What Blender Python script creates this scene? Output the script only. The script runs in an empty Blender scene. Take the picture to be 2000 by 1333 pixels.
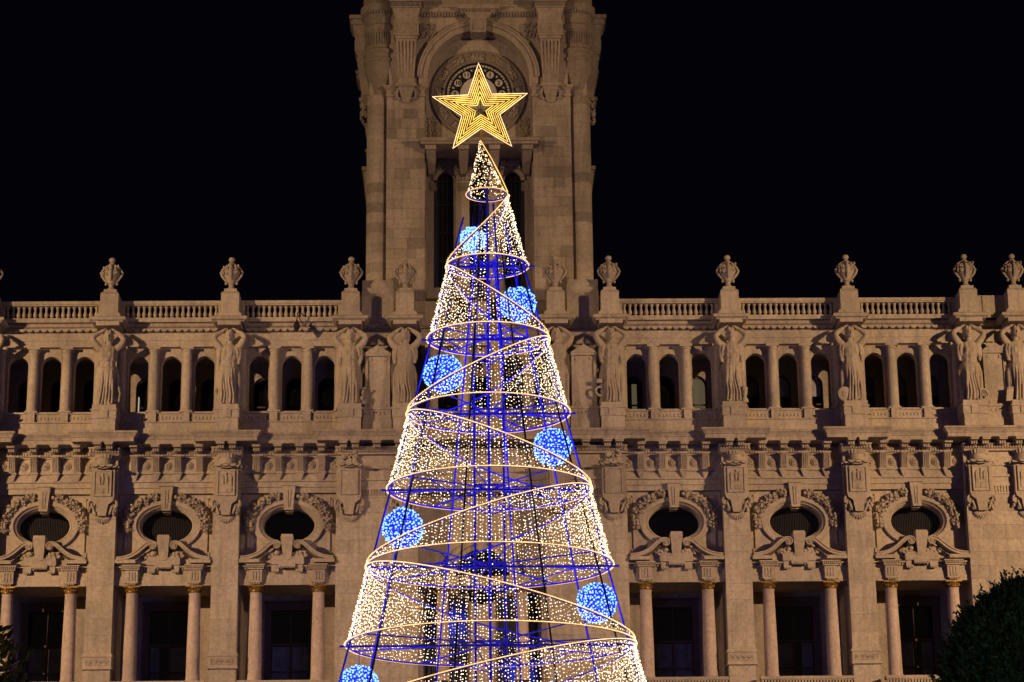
import bpy, bmesh, math, random
import numpy as np
from mathutils import Vector, Matrix
random.seed(7); RNG = np.random.default_rng(7)
PI = math.pi
SC = bpy.context.scene
COL = SC.collection

# ------------------------------------------------------------------ camera
CAMP = (-0.615, -87.642, 1.70); PITCH, YAW, ROLL = 0.28675, 0.02096, -0.01101
fw = Vector((math.sin(YAW)*math.cos(PITCH), math.cos(YAW)*math.cos(PITCH), math.sin(PITCH)))
rt = Vector((math.cos(YAW), -math.sin(YAW), 0)); up = rt.cross(fw)
r2 = rt*math.cos(ROLL) + up*math.sin(ROLL); u2 = up*math.cos(ROLL) - rt*math.sin(ROLL)
cam = bpy.data.cameras.new('camera'); co = bpy.data.objects.new('camera', cam); COL.objects.link(co)
mw = Matrix((r2, u2, -fw)).transposed().to_4x4(); mw.translation = CAMP
co.matrix_world = mw
cam.sensor_width = 36; cam.lens = 36*4600/2000; cam.clip_start = 0.5; cam.clip_end = 3000
SC.camera = co

# ------------------------------------------------------------------ night sky
W = bpy.data.worlds.new('World'); SC.world = W; W.use_nodes = True
bg = W.node_tree.nodes['Background']
bg.inputs[0].default_value = (0.32, 0.34, 1.0, 1); bg.inputs[1].default_value = 0.0022

# ------------------------------------------------------------------ light: soft sun lamp added as fill for the glow of the lit city, two floodlights on the roofs either side of the square
sun = bpy.data.lights.new('city_glow_fill', 'SUN'); sun.energy = 0.045; sun.angle = math.radians(80); sun.color = (1.0, 0.70, 0.55)
so = bpy.data.objects.new('city_glow_fill', sun); COL.objects.link(so); so.rotation_euler = (math.radians(82), 0, 0); so.location = (0, -60, 30)
def flood(name, loc, aim, watts, cone):
    l = bpy.data.lights.new(name, 'SPOT'); l.energy = watts; l.color = (1.0, 0.64, 0.35)
    l.spot_size = math.radians(cone); l.spot_blend = 1.0; l.shadow_soft_size = 0.25
    o = bpy.data.objects.new(name, l); COL.objects.link(o); o.location = loc
    d = Vector(aim) - Vector(loc); o.rotation_euler = d.to_track_quat('-Z', 'Y').to_euler()
for sx in (-1, 1):
    flood('roof_floodlight', (sx*50, -46, 27.5), (sx*18.5, 0, 16.2), 152000, 44)      # wide beam on the wing
    flood('tower_floodlight', (sx*50, -46, 29.6), (0, 1, 37), 62000, 27)            # narrow beam on the tower

# ------------------------------------------------------------------ exposure, render
vs = SC.view_settings; vs.view_transform = 'Standard'; vs.look = 'None'; vs.exposure = 0; vs.gamma = 1
SC.cycles.max_bounces = 5; SC.cycles.diffuse_bounces = 2; SC.cycles.transparent_max_bounces = 12
SC.cycles.sample_clamp_indirect = 3.0; SC.cycles.use_denoising = True
try: SC.cycles.denoising_input_passes = 'RGB_ALBEDO_NORMAL'
except Exception: pass
SC.cycles.caustics_reflective = False; SC.cycles.caustics_refractive = False

# ================================================================== materials
def new_mat(name):
    m = bpy.data.materials.new(name); m.use_nodes = True
    nt = m.node_tree; return m, nt, nt.nodes['Principled BSDF']
def N(nt, t, **kw):
    n = nt.nodes.new(t)
    for k, v in kw.items(): setattr(n, k, v)
    return n
def noise(nt, vec, scale, detail=4, rough=0.6):
    n = N(nt, 'ShaderNodeTexNoise'); n.inputs['Scale'].default_value = scale; n.inputs['Detail'].default_value = detail
    n.inputs['Roughness'].default_value = rough
    if vec is not None: nt.links.new(vec, n.inputs['Vector'])
    return n.outputs['Fac']
def ramp(nt, fac, stops):
    r = N(nt, 'ShaderNodeValToRGB'); e = r.color_ramp.elements
    e[0].position, e[0].color = stops[0][0], (*stops[0][1], 1)
    e[1].position, e[1].color = stops[-1][0], (*stops[-1][1], 1)
    for p, c in stops[1:-1]:
        x = e.new(p); x.color = (*c, 1)
    nt.links.new(fac, r.inputs[0]); return r.outputs[0]
def mixc(nt, f, a, b, mode='MIX'):
    m = N(nt, 'ShaderNodeMix'); m.data_type = 'RGBA'; m.blend_type = mode
    for sock, v in ((m.inputs['Factor'], f), (m.inputs['A'], a), (m.inputs['B'], b)):
        if isinstance(v, (int, float)): sock.default_value = v
        elif isinstance(v, tuple): sock.default_value = (*v, 1)
        else: nt.links.new(v, sock)
    return m.outputs['Result']
def mth(nt, op, a, b=None):
    m = N(nt, 'ShaderNodeMath'); m.operation = op
    for i, v in enumerate((a, b)):
        if v is None: continue
        if isinstance(v, (int, float)): m.inputs[i].default_value = v
        else: nt.links.new(v, m.inputs[i])
    return m.outputs[0]
def stone_mat(name, col, tone=0.07, patch=0.0, bump=0.35, stain=0.75):
    m, nt, b = new_mat(name)
    g = N(nt, 'ShaderNodeNewGeometry'); pos = g.outputs['Position']
    big = noise(nt, pos, 0.55, 5, 0.62); fine = noise(nt, pos, 9, 5, 0.7)
    mp = N(nt, 'ShaderNodeMapping'); mp.inputs['Scale'].default_value = (3.2, 3.2, 0.35); nt.links.new(pos, mp.inputs['Vector'])
    streak = noise(nt, mp.outputs[0], 1.3, 6, 0.7)
    dark = tuple(c*0.54 for c in col); light = tuple(min(1, c*1.16) for c in col)
    base = ramp(nt, big, [(0.28, tuple(c*0.74 for c in col)), (0.5, col), (0.72, light)])
    f = ramp(nt, fine, [(0.30, (0.70, 0.69, 0.67)), (0.6, (1.04, 1.03, 1.02))])
    base = mixc(nt, 1.0, base, f, 'MULTIPLY')
    s = ramp(nt, streak, [(0.48, (0, 0, 0)), (0.70, (1, 1, 1))])
    sf = mth(nt, 'MULTIPLY', s, stain)
    base = mixc(nt, sf, base, (dark[0]*0.95, dark[1]*0.97, dark[2]))
    oi = N(nt, 'ShaderNodeObjectInfo')
    r = ramp(nt, oi.outputs['Random'], [(0.0, (1-tone*1.5-patch,)*3), (0.22, (1-tone,)*3), (0.5, (1, 1, 1)), (1.0, (1+tone*0.8,)*3)])
    base = mixc(nt, 1.0, base, r, 'MULTIPLY')
    nt.links.new(base, b.inputs['Base Color'])
    b.inputs['Roughness'].default_value = 0.88; b.inputs['Specular IOR Level'].default_value = 0.25
    bp = N(nt, 'ShaderNodeBump'); bp.inputs['Strength'].default_value = bump; bp.inputs['Distance'].default_value = 0.03
    nt.links.new(noise(nt, pos, 14, 6, 0.72), bp.inputs['Height']); nt.links.new(bp.outputs[0], b.inputs['Normal'])
    return m
def plain_mat(name, col, rough=0.6, metal=0.0, spec=0.4, var=0.15, scale=4):
    m, nt, b = new_mat(name)
    g = N(nt, 'ShaderNodeNewGeometry')
    c = ramp(nt, noise(nt, g.outputs['Position'], scale, 5), [(0.3, tuple(x*(1-var) for x in col)), (0.7, tuple(min(1, x*(1+var)) for x in col))])
    nt.links.new(c, b.inputs['Base Color']); b.inputs['Roughness'].default_value = rough
    b.inputs['Metallic'].default_value = metal; b.inputs['Specular IOR Level'].default_value = spec
    return m
def glow_mat(name, col, strength, var=None):
    m, nt, b = new_mat(name)
    b.inputs['Base Color'].default_value = (0.02, 0.02, 0.02, 1)
    b.inputs['Emission Color'].default_value = (*col, 1); b.inputs['Emission Strength'].default_value = strength
    if var:
        g = N(nt, 'ShaderNodeNewGeometry'); n = noise(nt, g.outputs['Position'], var[0], 2, 0.5)
        r = N(nt, 'ShaderNodeMapRange'); r.inputs['From Min'].default_value = 0.38; r.inputs['From Max'].default_value = 0.62
        r.inputs['To Min'].default_value = var[1]; r.inputs['To Max'].default_value = strength
        nt.links.new(n, r.inputs['Value']); nt.links.new(r.outputs[0], b.inputs['Emission Strength'])
    m.cycles.emission_sampling = 'NONE'
    return m
STONE = stone_mat('granite', (0.44, 0.37, 0.295))
STONE_T = stone_mat('tower_granite', (0.36, 0.30, 0.24), tone=0.15, patch=0.16, stain=0.75)
STONE_C = stone_mat('carved_granite', (0.43, 0.36, 0.285), tone=0.06, bump=0.35, stain=0.55)
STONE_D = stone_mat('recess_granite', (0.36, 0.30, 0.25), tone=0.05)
STONE_W = stone_mat('weathered_cornice', (0.42, 0.35, 0.28), tone=0.08, stain=1.0, bump=0.4)
MARBLE = stone_mat('pink_marble', (0.52, 0.41, 0.345), tone=0.06, bump=0.1, stain=0.7)
BRONZE = plain_mat('gilded_bronze', (0.25, 0.15, 0.045), 0.5, 0.7, 0.5, 0.7, 6)
IRON = plain_mat('black_iron', (0.02, 0.02, 0.02), 0.5, 0.3)
TIMBER = plain_mat('dark_timber', (0.09, 0.068, 0.068), 0.85, 0, 0.08)
CURTAIN = plain_mat('grey_curtain', (0.62, 0.58, 0.60), 0.9, 0, 0.1, 0.3, 3)
STEEL = plain_mat('blue_lit_steel', (0.045, 0.04, 0.80), 0.4, 0.0, 0.4, 0.1)  # blue light of the balls put into the frame colour
DARKSTEEL = plain_mat('dark_steel_post', (0.05, 0.05, 0.055), 0.5, 0.2)
ENAMEL = plain_mat('clock_enamel', (0.55, 0.50, 0.42), 0.4)
BLACK = plain_mat('black_paint', (0.012, 0.012, 0.014), 0.45)
BARK = plain_mat('bark', (0.07, 0.05, 0.035), 0.9)
def glass_mat():
    m, nt, b = new_mat('dark_glass'); b.inputs['Base Color'].default_value = (0.006, 0.006, 0.008, 1)
    b.inputs['Roughness'].default_value = 0.08; b.inputs['Specular IOR Level'].default_value = 0.5; return m
GLASS = glass_mat()
LITROOM = glow_mat('lit_room_blind', (1.0, 0.78, 0.38), 0.12)
LITCOLUMN = glow_mat('lit_column_glow', (1.0, 0.86, 0.62), 0.45)  # lit look of the column indoors put in as glow
LED_W = glow_mat('warm_led', (1.0, 0.80, 0.54), 3.4)
LED_Y = glow_mat('amber_led', (1.0, 0.60, 0.15), 1.7)
LED_C = glow_mat('cool_led', (0.20, 0.42, 1.0), 2.5)
ROPE = glow_mat('amber_rope_light', (1.0, 0.52, 0.14), 2.1, (3, 1.5))
ROPE_S = glow_mat('star_rope_light', (1.0, 0.58, 0.09), 3.0, (3.5, 1.7))
ROPE_S2 = glow_mat('star_outline_light', (1.0, 0.64, 0.24), 2.0, (4, 1.2))
BLUE_LED = glow_mat('ice_blue_led', (0.18, 0.41, 1.0), 3.0)
BLUE_NET = glow_mat('blue_net', (0.008, 0.012, 1.0), 0.95)  # LED light in the netting put in as its own blue glow

# ================================================================== mesh helpers
class MB:
    def __init__(s): s.v = []; s.f = []; s.m = []
    def add(s, vs, fs, mi=0):
        o = len(s.v); s.v += [tuple(p) for p in vs]; s.f += [[i+o for i in f] for f in fs]; s.m += [mi]*len(fs); return s
    def box(s, x0, x1, y0, y1, z0, z1, mi=0):
        return s.add([(x0,y0,z0),(x1,y0,z0),(x1,y1,z0),(x0,y1,z0),(x0,y0,z1),(x1,y0,z1),(x1,y1,z1),(x0,y1,z1)],
                     [(0,3,2,1),(4,5,6,7),(0,1,5,4),(1,2,6,5),(2,3,7,6),(3,0,4,7)], mi)
    def frus(s, a, b, z0, z1, mi=0):     # a,b: (x0,x1,y0,y1) at z0 and z1
        return s.add([(a[0],a[2],z0),(a[1],a[2],z0),(a[1],a[3],z0),(a[0],a[3],z0),(b[0],b[2],z1),(b[1],b[2],z1),(b[1],b[3],z1),(b[0],b[3],z1)],
                     [(0,3,2,1),(4,5,6,7),(0,1,5,4),(1,2,6,5),(2,3,7,6),(3,0,4,7)], mi)
    def prism(s, poly, y0, y1, mi=0, inset=None):   # poly in x,z
        a = sum(poly[i][0]*poly[(i+1)%len(poly)][1]-poly[(i+1)%len(poly)][0]*poly[i][1] for i in range(len(poly)))
        if a < 0: poly = poly[::-1]
        n = len(poly)
        vs = [(x, y0, z) for x, z in poly] + [(x, y1, z) for x, z in poly]
        fs = [list(range(n)), list(range(2*n-1, n-1, -1))] + [(i+n, (i+1)%n+n, (i+1)%n, i) for i in range(n)]
        return s.add(vs, fs, mi)
    def lathe(s, prof, cx=0, cy=0, n=20, mod=None, mi=0, cap=True):
        vs = []
        for r, z in prof:
            for k in range(n):
                t = 2*PI*k/n; rr = r*(mod(t, z) if mod else 1)
                vs.append((cx+rr*math.cos(t), cy+rr*math.sin(t), z))
        fs = [(j*n+k, j*n+(k+1)%n, (j+1)*n+(k+1)%n, (j+1)*n+k) for j in range(len(prof)-1) for k in range(n)]
        if cap:
            fs.append(list(range(n-1, -1, -1))); fs.append([(len(prof)-1)*n+k for k in range(n)])
        return s.add(vs, fs, mi)
    def tube(s, path, r, n=8, mi=0, closed=False):
        P = [Vector(p) for p in path]; L = len(P); rs = r if isinstance(r, (list, tuple)) else [r]*L
        vs = []; prev = None
        for i, p in enumerate(P):
            a = P[(i-1) % L] if (closed or i > 0) else P[i]; b = P[(i+1) % L] if (closed or i < L-1) else P[i]
            t = (b-a).normalized()
            if prev is None:
                nrm = t.cross(Vector((0, 0, 1)))
                if nrm.length < 1e-3: nrm = t.cross(Vector((1, 0, 0)))
            else: nrm = prev - t*prev.dot(t)
            nrm.normalize(); prev = nrm; bn = t.cross(nrm)
            for k in range(n):
                q = 2*PI*k/n; vs.append(p + (nrm*math.cos(q)+bn*math.sin(q))*rs[i])
        fs = [(i*n+k, i*n+(k+1)%n, ((i+1)%L)*n+(k+1)%n, ((i+1)%L)*n+k) for i in range(L if closed else L-1) for k in range(n)]
        if not closed:
            fs.append(list(range(n-1, -1, -1))); fs.append([(L-1)*n+k for k in range(n)])
        return s.add(vs, fs, mi)
    def ell(s, c, r, nu=12, nv=8, mi=0, jit=0.0):
        vs = [(c[0], c[1], c[2]-r[2])]
        for j in range(1, nv):
            a = -PI/2+PI*j/nv
            for k in range(nu):
                t = 2*PI*k/nu; q = 1+random.uniform(-jit, jit)
                vs.append((c[0]+q*r[0]*math.cos(a)*math.cos(t), c[1]+q*r[1]*math.cos(a)*math.sin(t), c[2]+q*r[2]*math.sin(a)))
        vs.append((c[0], c[1], c[2]+r[2])); T = len(vs)-1
        fs = [(0, 1+(k+1)%nu, 1+k) for k in range(nu)]
        fs += [(1+j*nu+k, 1+j*nu+(k+1)%nu, 1+(j+1)*nu+(k+1)%nu, 1+(j+1)*nu+k) for j in range(nv-2) for k in range(nu)]
        fs += [(T, 1+(nv-2)*nu+k, 1+(nv-2)*nu+(k+1)%nu) for k in range(nu)]
        return s.add(vs, fs, mi)
    def sweep(s, prof, path, mi=0):       # closed profile (out,z) along plan path (x,y), outward = right of travel
        n = len(prof); L = len(path); vs = []
        for i in range(L):
            ns = []
            for a, b in ((i-1, i), (i, i+1)):
                if a < 0 or b >= L: continue
                dx, dy = path[b][0]-path[a][0], path[b][1]-path[a][1]; l = math.hypot(dx, dy); ns.append((dy/l, -dx/l))
            if len(ns) == 1: m = ns[0]
            else:
                d = 1+ns[0][0]*ns[1][0]+ns[0][1]*ns[1][1]; m = ((ns[0][0]+ns[1][0])/d, (ns[0][1]+ns[1][1])/d)
            vs += [(path[i][0]+o*m[0], path[i][1]+o*m[1], z) for o, z in prof]
        a = sum(prof[i][0]*prof[(i+1)%n][1]-prof[(i+1)%n][0]*prof[i][1] for i in range(n))
        fs = []
        for i in range(L-1):
            for k in range(n):
                q = (i*n+k, i*n+(k+1)%n, (i+1)*n+(k+1)%n, (i+1)*n+k); fs.append(q if a < 0 else q[::-1])
        c0, c1 = list(range(n)), [(L-1)*n+k for k in range(n)]
        fs += [c0[::-1] if a < 0 else c0, c1 if a < 0 else c1[::-1]]
        return s.add(vs, fs, mi)
    def hole_plate(s, rect, hole, y0, y1, mi=0):   # rectangle with a hole (list of x,z ccw around its centre)
        x0, x1, z0, z1 = rect; cx = sum(p[0] for p in hole)/len(hole); cz = sum(p[1] for p in hole)/len(hole)
        angs = [math.atan2(p[1]-cz, p[0]-cx) for p in hole]
        pts = list(zip(angs, hole))
        for cxr, czr in ((x0,z0),(x1,z0),(x1,z1),(x0,z1)):
            a = math.atan2(czr-cz, cxr-cx)
            # point of hole at that angle: interpolate
            best = None
            for i in range(len(hole)):
                p, q = hole[i], hole[(i+1) % len(hole)]
                d = (math.cos(a), math.sin(a)); e = (q[0]-p[0], q[1]-p[1])
                den = d[0]*e[1]-d[1]*e[0]
                if abs(den) < 1e-12: continue
                t = ((p[0]-cx)*e[1]-(p[1]-cz)*e[0])/den; u = ((p[0]-cx)*d[1]-(p[1]-cz)*d[0])/den
                if t > 0 and -1e-6 <= u <= 1+1e-6: best = (cx+d[0]*t, cz+d[1]*t)
            if best: pts.append((a, best))
        pts.sort(); inner = [p[1] for p in pts]; outer = []
        for a, p in pts:
            d = (math.cos(a), math.sin(a)); ts = []
            if d[0] > 1e-9: ts.append((x1-cx)/d[0])
            if d[0] < -1e-9: ts.append((x0-cx)/d[0])
            if d[1] > 1e-9: ts.append((z1-cz)/d[1])
            if d[1] < -1e-9: ts.append((z0-cz)/d[1])
            t = min(ts); outer.append((cx+d[0]*t, cz+d[1]*t))
        n = len(inner); vs = []
        for y in (y0, y1): vs += [(x, y, z) for x, z in inner] + [(x, y, z) for x, z in outer]
        fs = []
        for k in range(n):
            j = (k+1) % n
            fs += [(k, n+k, n+j, j), (2*n+k, 2*n+j, 3*n+j, 3*n+k), (k, j, 2*n+j, 2*n+k), (n+k, 3*n+k, 3*n+j, n+j)]
        return s.add(vs, fs, mi)
    def mesh(s, name, mats, smooth=None):
        me = bpy.data.meshes.new(name); me.from_pydata(s.v, [], s.f)
        for m in (mats if isinstance(mats, (list, tuple)) else [mats]): me.materials.append(m)
        if any(s.m): me.polygons.foreach_set('material_index', s.m)
        if smooth is not None:
            me.polygons.foreach_set('use_smooth', [True]*len(me.polygons)); me.update()
            try: me.set_sharp_from_angle(angle=math.radians(smooth))
            except Exception: pass
        me.update(); return me
def ob(name, data, parent=None, loc=(0,0,0), rot=None, scale=None, **props):
    o = bpy.data.objects.new(name, data); COL.objects.link(o); o.location = loc
    if rot: o.rotation_euler = rot
    if scale: o.scale = scale
    if parent: o.parent = parent
    for k, v in props.items(): o[k] = v
    return o
def thing(name, label, category, loc=(0,0,0), group=None):
    o = ob(name, None, None, loc, label=label, category=category)
    if group: o['group'] = group
    return o
def fix_normals(me):
    bm = bmesh.new(); bm.from_mesh(me); bmesh.ops.recalc_face_normals(bm, faces=bm.faces); bm.to_mesh(me); bm.free(); return me

UNIT = MB().box(-.5,.5,-.5,.5,-.5,.5)
_unit = {}
def unit_mesh(mat):
    if mat.name not in _unit: _unit[mat.name] = UNIT.mesh('stone_block', mat)
    return _unit[mat.name]
def block(parent, x0, x1, y0, y1, z0, z1, mat=None, name='stone_block', off=(0,0,0)):
    return ob(name, unit_mesh(mat or STONE), parent, ((x0+x1)/2-off[0], (y0+y1)/2-off[1], (z0+z1)/2-off[2]), None, (x1-x0, y1-y0, z1-z0))
def ashlar(parent, x0, x1, z0, z1, yf, course, wmin, wmax, mat, depth=0.08, gap=0.014, off=(0,0,0), rnd=None):
    rnd = rnd or random; z = z0; row = 0
    while z < z1-0.05:
        h = min(course*rnd.uniform(0.94, 1.06), z1-z)
        if z1-(z+h) < course*0.35: h = z1-z
        x = x0
        while x < x1-0.02:
            w = rnd.uniform(wmin, wmax)
            if x == x0 and row % 2: w *= 0.6
            if x1-(x+w) < wmin*0.55: w = x1-x
            dy = rnd.uniform(0, 0.008)
            block(parent, x+gap/2, x+w-gap/2, yf-dy, yf+depth, z+gap/2, z+h-gap/2, mat, off=off)
            x += w
        z += h; row += 1

def glass2():
    m, nt, b = new_mat('window_glass'); out = nt.nodes['Material Output']
    t = N(nt, 'ShaderNodeBsdfTransparent'); t.inputs[0].default_value = (0.88, 0.88, 0.90, 1)
    g = N(nt, 'ShaderNodeBsdfGlossy'); g.inputs['Roughness'].default_value = 0.05
    fr = N(nt, 'ShaderNodeFresnel'); fr.inputs[0].default_value = 1.5
    mx = N(nt, 'ShaderNodeMixShader'); nt.links.new(fr.outputs[0], mx.inputs[0]); nt.links.new(t.outputs[0], mx.inputs[1]); nt.links.new(g.outputs[0], mx.inputs[2])
    nt.links.new(mx.outputs[0], out.inputs['Surface']); return m
WGLASS = glass2()
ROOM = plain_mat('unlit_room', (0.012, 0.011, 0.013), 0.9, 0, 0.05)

# ================================================================== ground
gm = stone_mat('dark_granite_setts', (0.055, 0.052, 0.05), tone=0)
g = MB().add([(-1500,-1500,0),(1500,-1500,0),(1500,1500,0),(-1500,1500,0)], [(0,1,2,3)])
ob('ground', g.mesh('ground', gm), kind='structure')

# ================================================================== city hall
P, B, A = 4.62, 4.99, 2.90
BAYS = [s*(B+(k+.5)*P) for s in (-1, 1) for k in range(3)]
PILS = [s*(B+k*P) for s in (-1, 1) for k in range(3)]      # giant pilasters, the innermost ones stand on the wide centre piers
HALL = thing('city_hall', 'floodlit granite city hall front with oval windows, arcaded gallery and balustrade', 'building')

# --- solid body behind everything
m = MB().box(-23, 23, 2.75, 19, 0, 28.0)
ob('body', m.mesh('body', STONE_D), HALL)
m = MB().box(-23, 23, -0.9, 2.75, 0, 13.2)
ob('ground_storey', m.mesh('ground_storey', STONE), HALL)

# --- loggia behind the columns of the main floor
recess_back = MB()
def rect_hole(x0, x1, z0, z1): 
    return [(x0,z0),((x0+x1)/2,z0),(x1,z0),(x1,(z0+z1)/2),(x1,z1),((x0+x1)/2,z1),(x0,z1),(x0,(z0+z1)/2)]
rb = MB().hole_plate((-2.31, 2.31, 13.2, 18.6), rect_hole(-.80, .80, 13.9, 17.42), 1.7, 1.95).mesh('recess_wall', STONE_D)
sidepier = MB().box(-.14, .14, -0.02, 1.7, 13.2, 17.94).mesh('jamb', STONE)
lint = MB()
lint.box(-1.82, 1.82, -.52, 1.7, 17.94, 18.16); lint.box(-1.82, 1.82, -.49, .4, 18.16, 18.30); lint.box(-1.82, 1.82, -.45, .35, 18.30, 18.62)
lint.box(-1.82, 1.82, -.57, .3, 18.62, 18.68)
lint_me = lint.mesh('lintel', STONE)
dl = MB()
def dents(mb, x0, x1, y, z0, z1, w=.055, pitch=.095, d=.06):
    n = max(1, int(round((x1-x0)/pitch))); s = (x1-x0)/n
    for i in range(n):
        c = x0+(i+.5)*s; mb.box(c-w/2, c+w/2, y-d, y+.02, z0, z1)
dents(dl, -1.8, 1.8, -.46, 18.53, 18.618); dl_me = dl.mesh('dentil_course', STONE)
# end blocks of the window entablature (over each column)
eb = MB(); eb.box(-.24, .24, -.68, -.45, 18.02, 18.50); eb.box(-.30, .30, -.76, -.44, 18.50, 18.55); eb.box(-.36,.36,-.84,-.44,18.64,18.685)
dents(eb, -.33, .33, -.76, 18.555, 18.638, .045, .075, .05)
for i in (-1, 0, 1): eb.box(-.03+i*.11, .03+i*.11, -.71, -.67, 18.10, 18.44)
for i in (-1.5, -.5, .5, 1.5): eb.frus((-.03+i*.09, .03+i*.09, -.68, -.6), (-.03+i*.09, .03+i*.09, -.70, -.6), 17.955, 18.02)
eb_me = eb.mesh('end_block', STONE_C)
# scrolled pediment half (right-hand one; mirrored for the left)
def volute(sx):
    c = (.405, 19.40); mid = []
    for k in range(26):
        t = k/25; a = PI*0.5 + (1-t)*2*PI*1.2; r = .045+.09*t
        mid.append((c[0]+r*math.cos(a), c[1]+r*math.sin(a)))
    bez = [(.405, 19.535), (.80, 19.56), (.86, 18.95), (1.74, 18.93)]
    for k in range(1, 19):
        t = k/18; u = 1-t
        mid.append(tuple(u**3*bez[0][i]+3*u*u*t*bez[1][i]+3*u*t*t*bez[2][i]+t**3*bez[3][i] for i in (0, 1)))
    mb = MB()
    def band(th0, th1, y0, y1, side=0):
        L, R = [], []
        for i, p in enumerate(mid):
            a = mid[max(0, i-1)]; b = mid[min(len(mid)-1, i+1)]; d = math.hypot(b[0]-a[0], b[1]-a[1]) or 1
            n = (-(b[1]-a[1])/d, (b[0]-a[0])/d); q = min(1, .30+i/36)
            L.append((sx*(p[0]+n[0]*th1*q), p[1]+n[1]*th1*q)); R.append((sx*(p[0]+n[0]*th0*q), p[1]+n[1]*th0*q))
        for i in range(len(mid)-1):
            mb.prism([R[i], R[i+1], L[i+1], L[i]], y0, y1)
    band(-.09, .055, -.84, -.30); band(.01, .055, -.88, -.84); band(-.09, -.05, -.88, -.84)
    x0, x1 = sorted((sx*1.02, sx*1.78)); mb.box(x0, x1, -.86, -.30, 18.74, 18.875)
    # tympanum infill below the scroll
    mb.prism([(sx*.62, 18.74), (sx*1.3, 18.74), (sx*1.08, 18.93), (sx*.84, 19.12), (sx*.62, 19.25)], -.42, -.30)
    return mb.mesh('scroll', STONE_C)
vol = {s: fix_normals(volute(s)) for s in (-1, 1)}
def lathe_y(prof, c, n=16):   # lathe about an axis pointing at the viewer
    mb = MB().lathe(prof, 0, 0, n)
    mb.v = [(c[0]+x, c[1]-z, c[2]+y) for x, y, z in mb.v]; return mb
ros = lathe_y([(.13,0),(.13,.04),(.10,.05),(.09,.03),(.05,.035),(.05,.07),(.0,.09)], (0,0,0), 14).mesh('rosette', STONE_C, 35)
# carved foliage under the scrolls
def lumps(pts, r, seed, depth=.6, nu=7, nv=5):
    rs = random.Random(seed); mb = MB()
    for x, y, z in pts:
        q = r*rs.uniform(.6, 1.25); mb.ell((x, y, z), (q*rs.uniform(.7,1.3), q*depth*rs.uniform(.8,1.4), q*rs.uniform(.7,1.3)), nu, nv, 0, .18)
    return mb
rs = random.Random(3)
fol = [lumps([(s*rs.uniform(.22,.72), -.55+rs.uniform(-.06,.06), 18.98+rs.uniform(0,.26)*(1-abs(i)/40)) for i in range(26)], .075, 4).mesh('carved_foliage', STONE_C, 60) for s in (-1,1)]
plq = MB(); plq.frus((-.15,.15,-.70,-.3),(-.235,.235,-.95,-.3),18.93,19.66); plq.frus((-.235,.235,-.95,-.3),(-.21,.21,-.90,-.3),19.66,19.80)
plq.prism([(-.24,18.93),(-.10,18.90),(0,18.86),(.10,18.90),(.24,18.93),(.18,18.99),(-.18,18.99)], -.69, -.4)
plq_me = plq.mesh('centre_block', STONE_C)
apr = MB(); apr.box(-.62,.62,-.66,-.3,18.70,18.97); apr.prism([(-.62,18.97),(.62,18.97),(.3,19.03),(-.3,19.03)],-.64,-.3); apr.box(-.31,.31,-.70,-.3,18.62,18.72)
dents(apr,-.31,.31,-.68,18.55,18.62,.035,.062,.05)
for s in (-.45,.45): apr.box(s-.14,s+.14,-.60,-.4,18.46,18.69); dents(apr,s-.13,s+.13,-.6,18.40,18.46,.04,.07,.04)
apr_me = apr.mesh('apron', STONE_C)
# oval window wall
NE = 56
def ellp(a, b, n=NE, cz=20.32): return [(a*math.cos(2*PI*k/n), cz+b*math.sin(2*PI*k/n)) for k in range(n)]
ow = MB().hole_plate((-1.81, 1.81, 18.62, 21.6), ellp(.97,.65), 0.0, .5).mesh('oval_wall', STONE)
pan = MB().hole_plate((-1.56, 1.56, 19.13, 21.38), ellp(1.2,.88), -.07, .01)
pan.box(-1.64,-1.562,-.05,.01,20.95,21.30); pan.box(1.562,1.64,-.05,.01,20.95,21.30); pan.box(-1.64,-1.562,-.05,.01,19.1,19.3); pan.box(1.562,1.64,-.05,.01,19.1,19.3)
pan_me = pan.mesh('wall_panel', STONE)
def ell_sweep(prof, cz=20.32, n=NE):   # prof: (ellipse a, b, y)
    mb = MB(); vs = []
    for a, b, y in prof:
        vs += [(a*math.cos(2*PI*k/n), y, cz+b*math.sin(2*PI*k/n)) for k in range(n)]
    fs = [(j*n+k, (j+1)*n+k, (j+1)*n+(k+1)%n, j*n+(k+1)%n) for j in range(len(prof)-1) for k in range(n)]
    return mb.add(vs, fs)
fr = ell_sweep([(1.34,.99,.0),(1.34,.99,-.17),(1.31,.96,-.21),(1.13,.80,-.21),(1.11,.78,-.16),(1.06,.735,-.10),(1.05,.72,-.12),(1.02,.70,-.10),(1.00,.675,-.02),(.975,.655,.0),(.96,.64,.40)])
fr_me = fix_normals(fr.mesh('frame', STONE_C, 18))
ovpane = MB().prism(ellp(.975,.655,40), .34, .35).mesh('pane', WGLASS)
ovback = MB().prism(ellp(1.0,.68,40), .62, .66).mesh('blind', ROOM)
bars = MB()
for i in range(-14, 15):
    h = .62*math.sqrt(max(0, 1-(i*.065/.95)**2)); bars.box(i*.065-.012, i*.065+.012, .42, .44, 20.32-h, 20.32+h*.72)
CURTAIN_D = plain_mat('dark_blind', (0.07,0.065,0.06), 0.8)
bars_me = bars.mesh('slatted_blind', CURTAIN_D)
ks = MB(); ks.prism([(-.16,20.83),(.16,20.83),(.245,21.76),(-.245,21.76)], -.40, .1); ks.box(-.27,.27,-.46,.1,21.76,21.80)
for i in (-1, 1): ks.prism([(i*.035-.02,20.93),(i*.035+.02,20.93),(i*.06+.028,21.62),(i*.06-.028,21.62)], -.43, -.39)
ks.box(-.13,.13,-.20,.3,20.79,20.83)
ks_me = ks.mesh('keystone', STONE_C)
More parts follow.
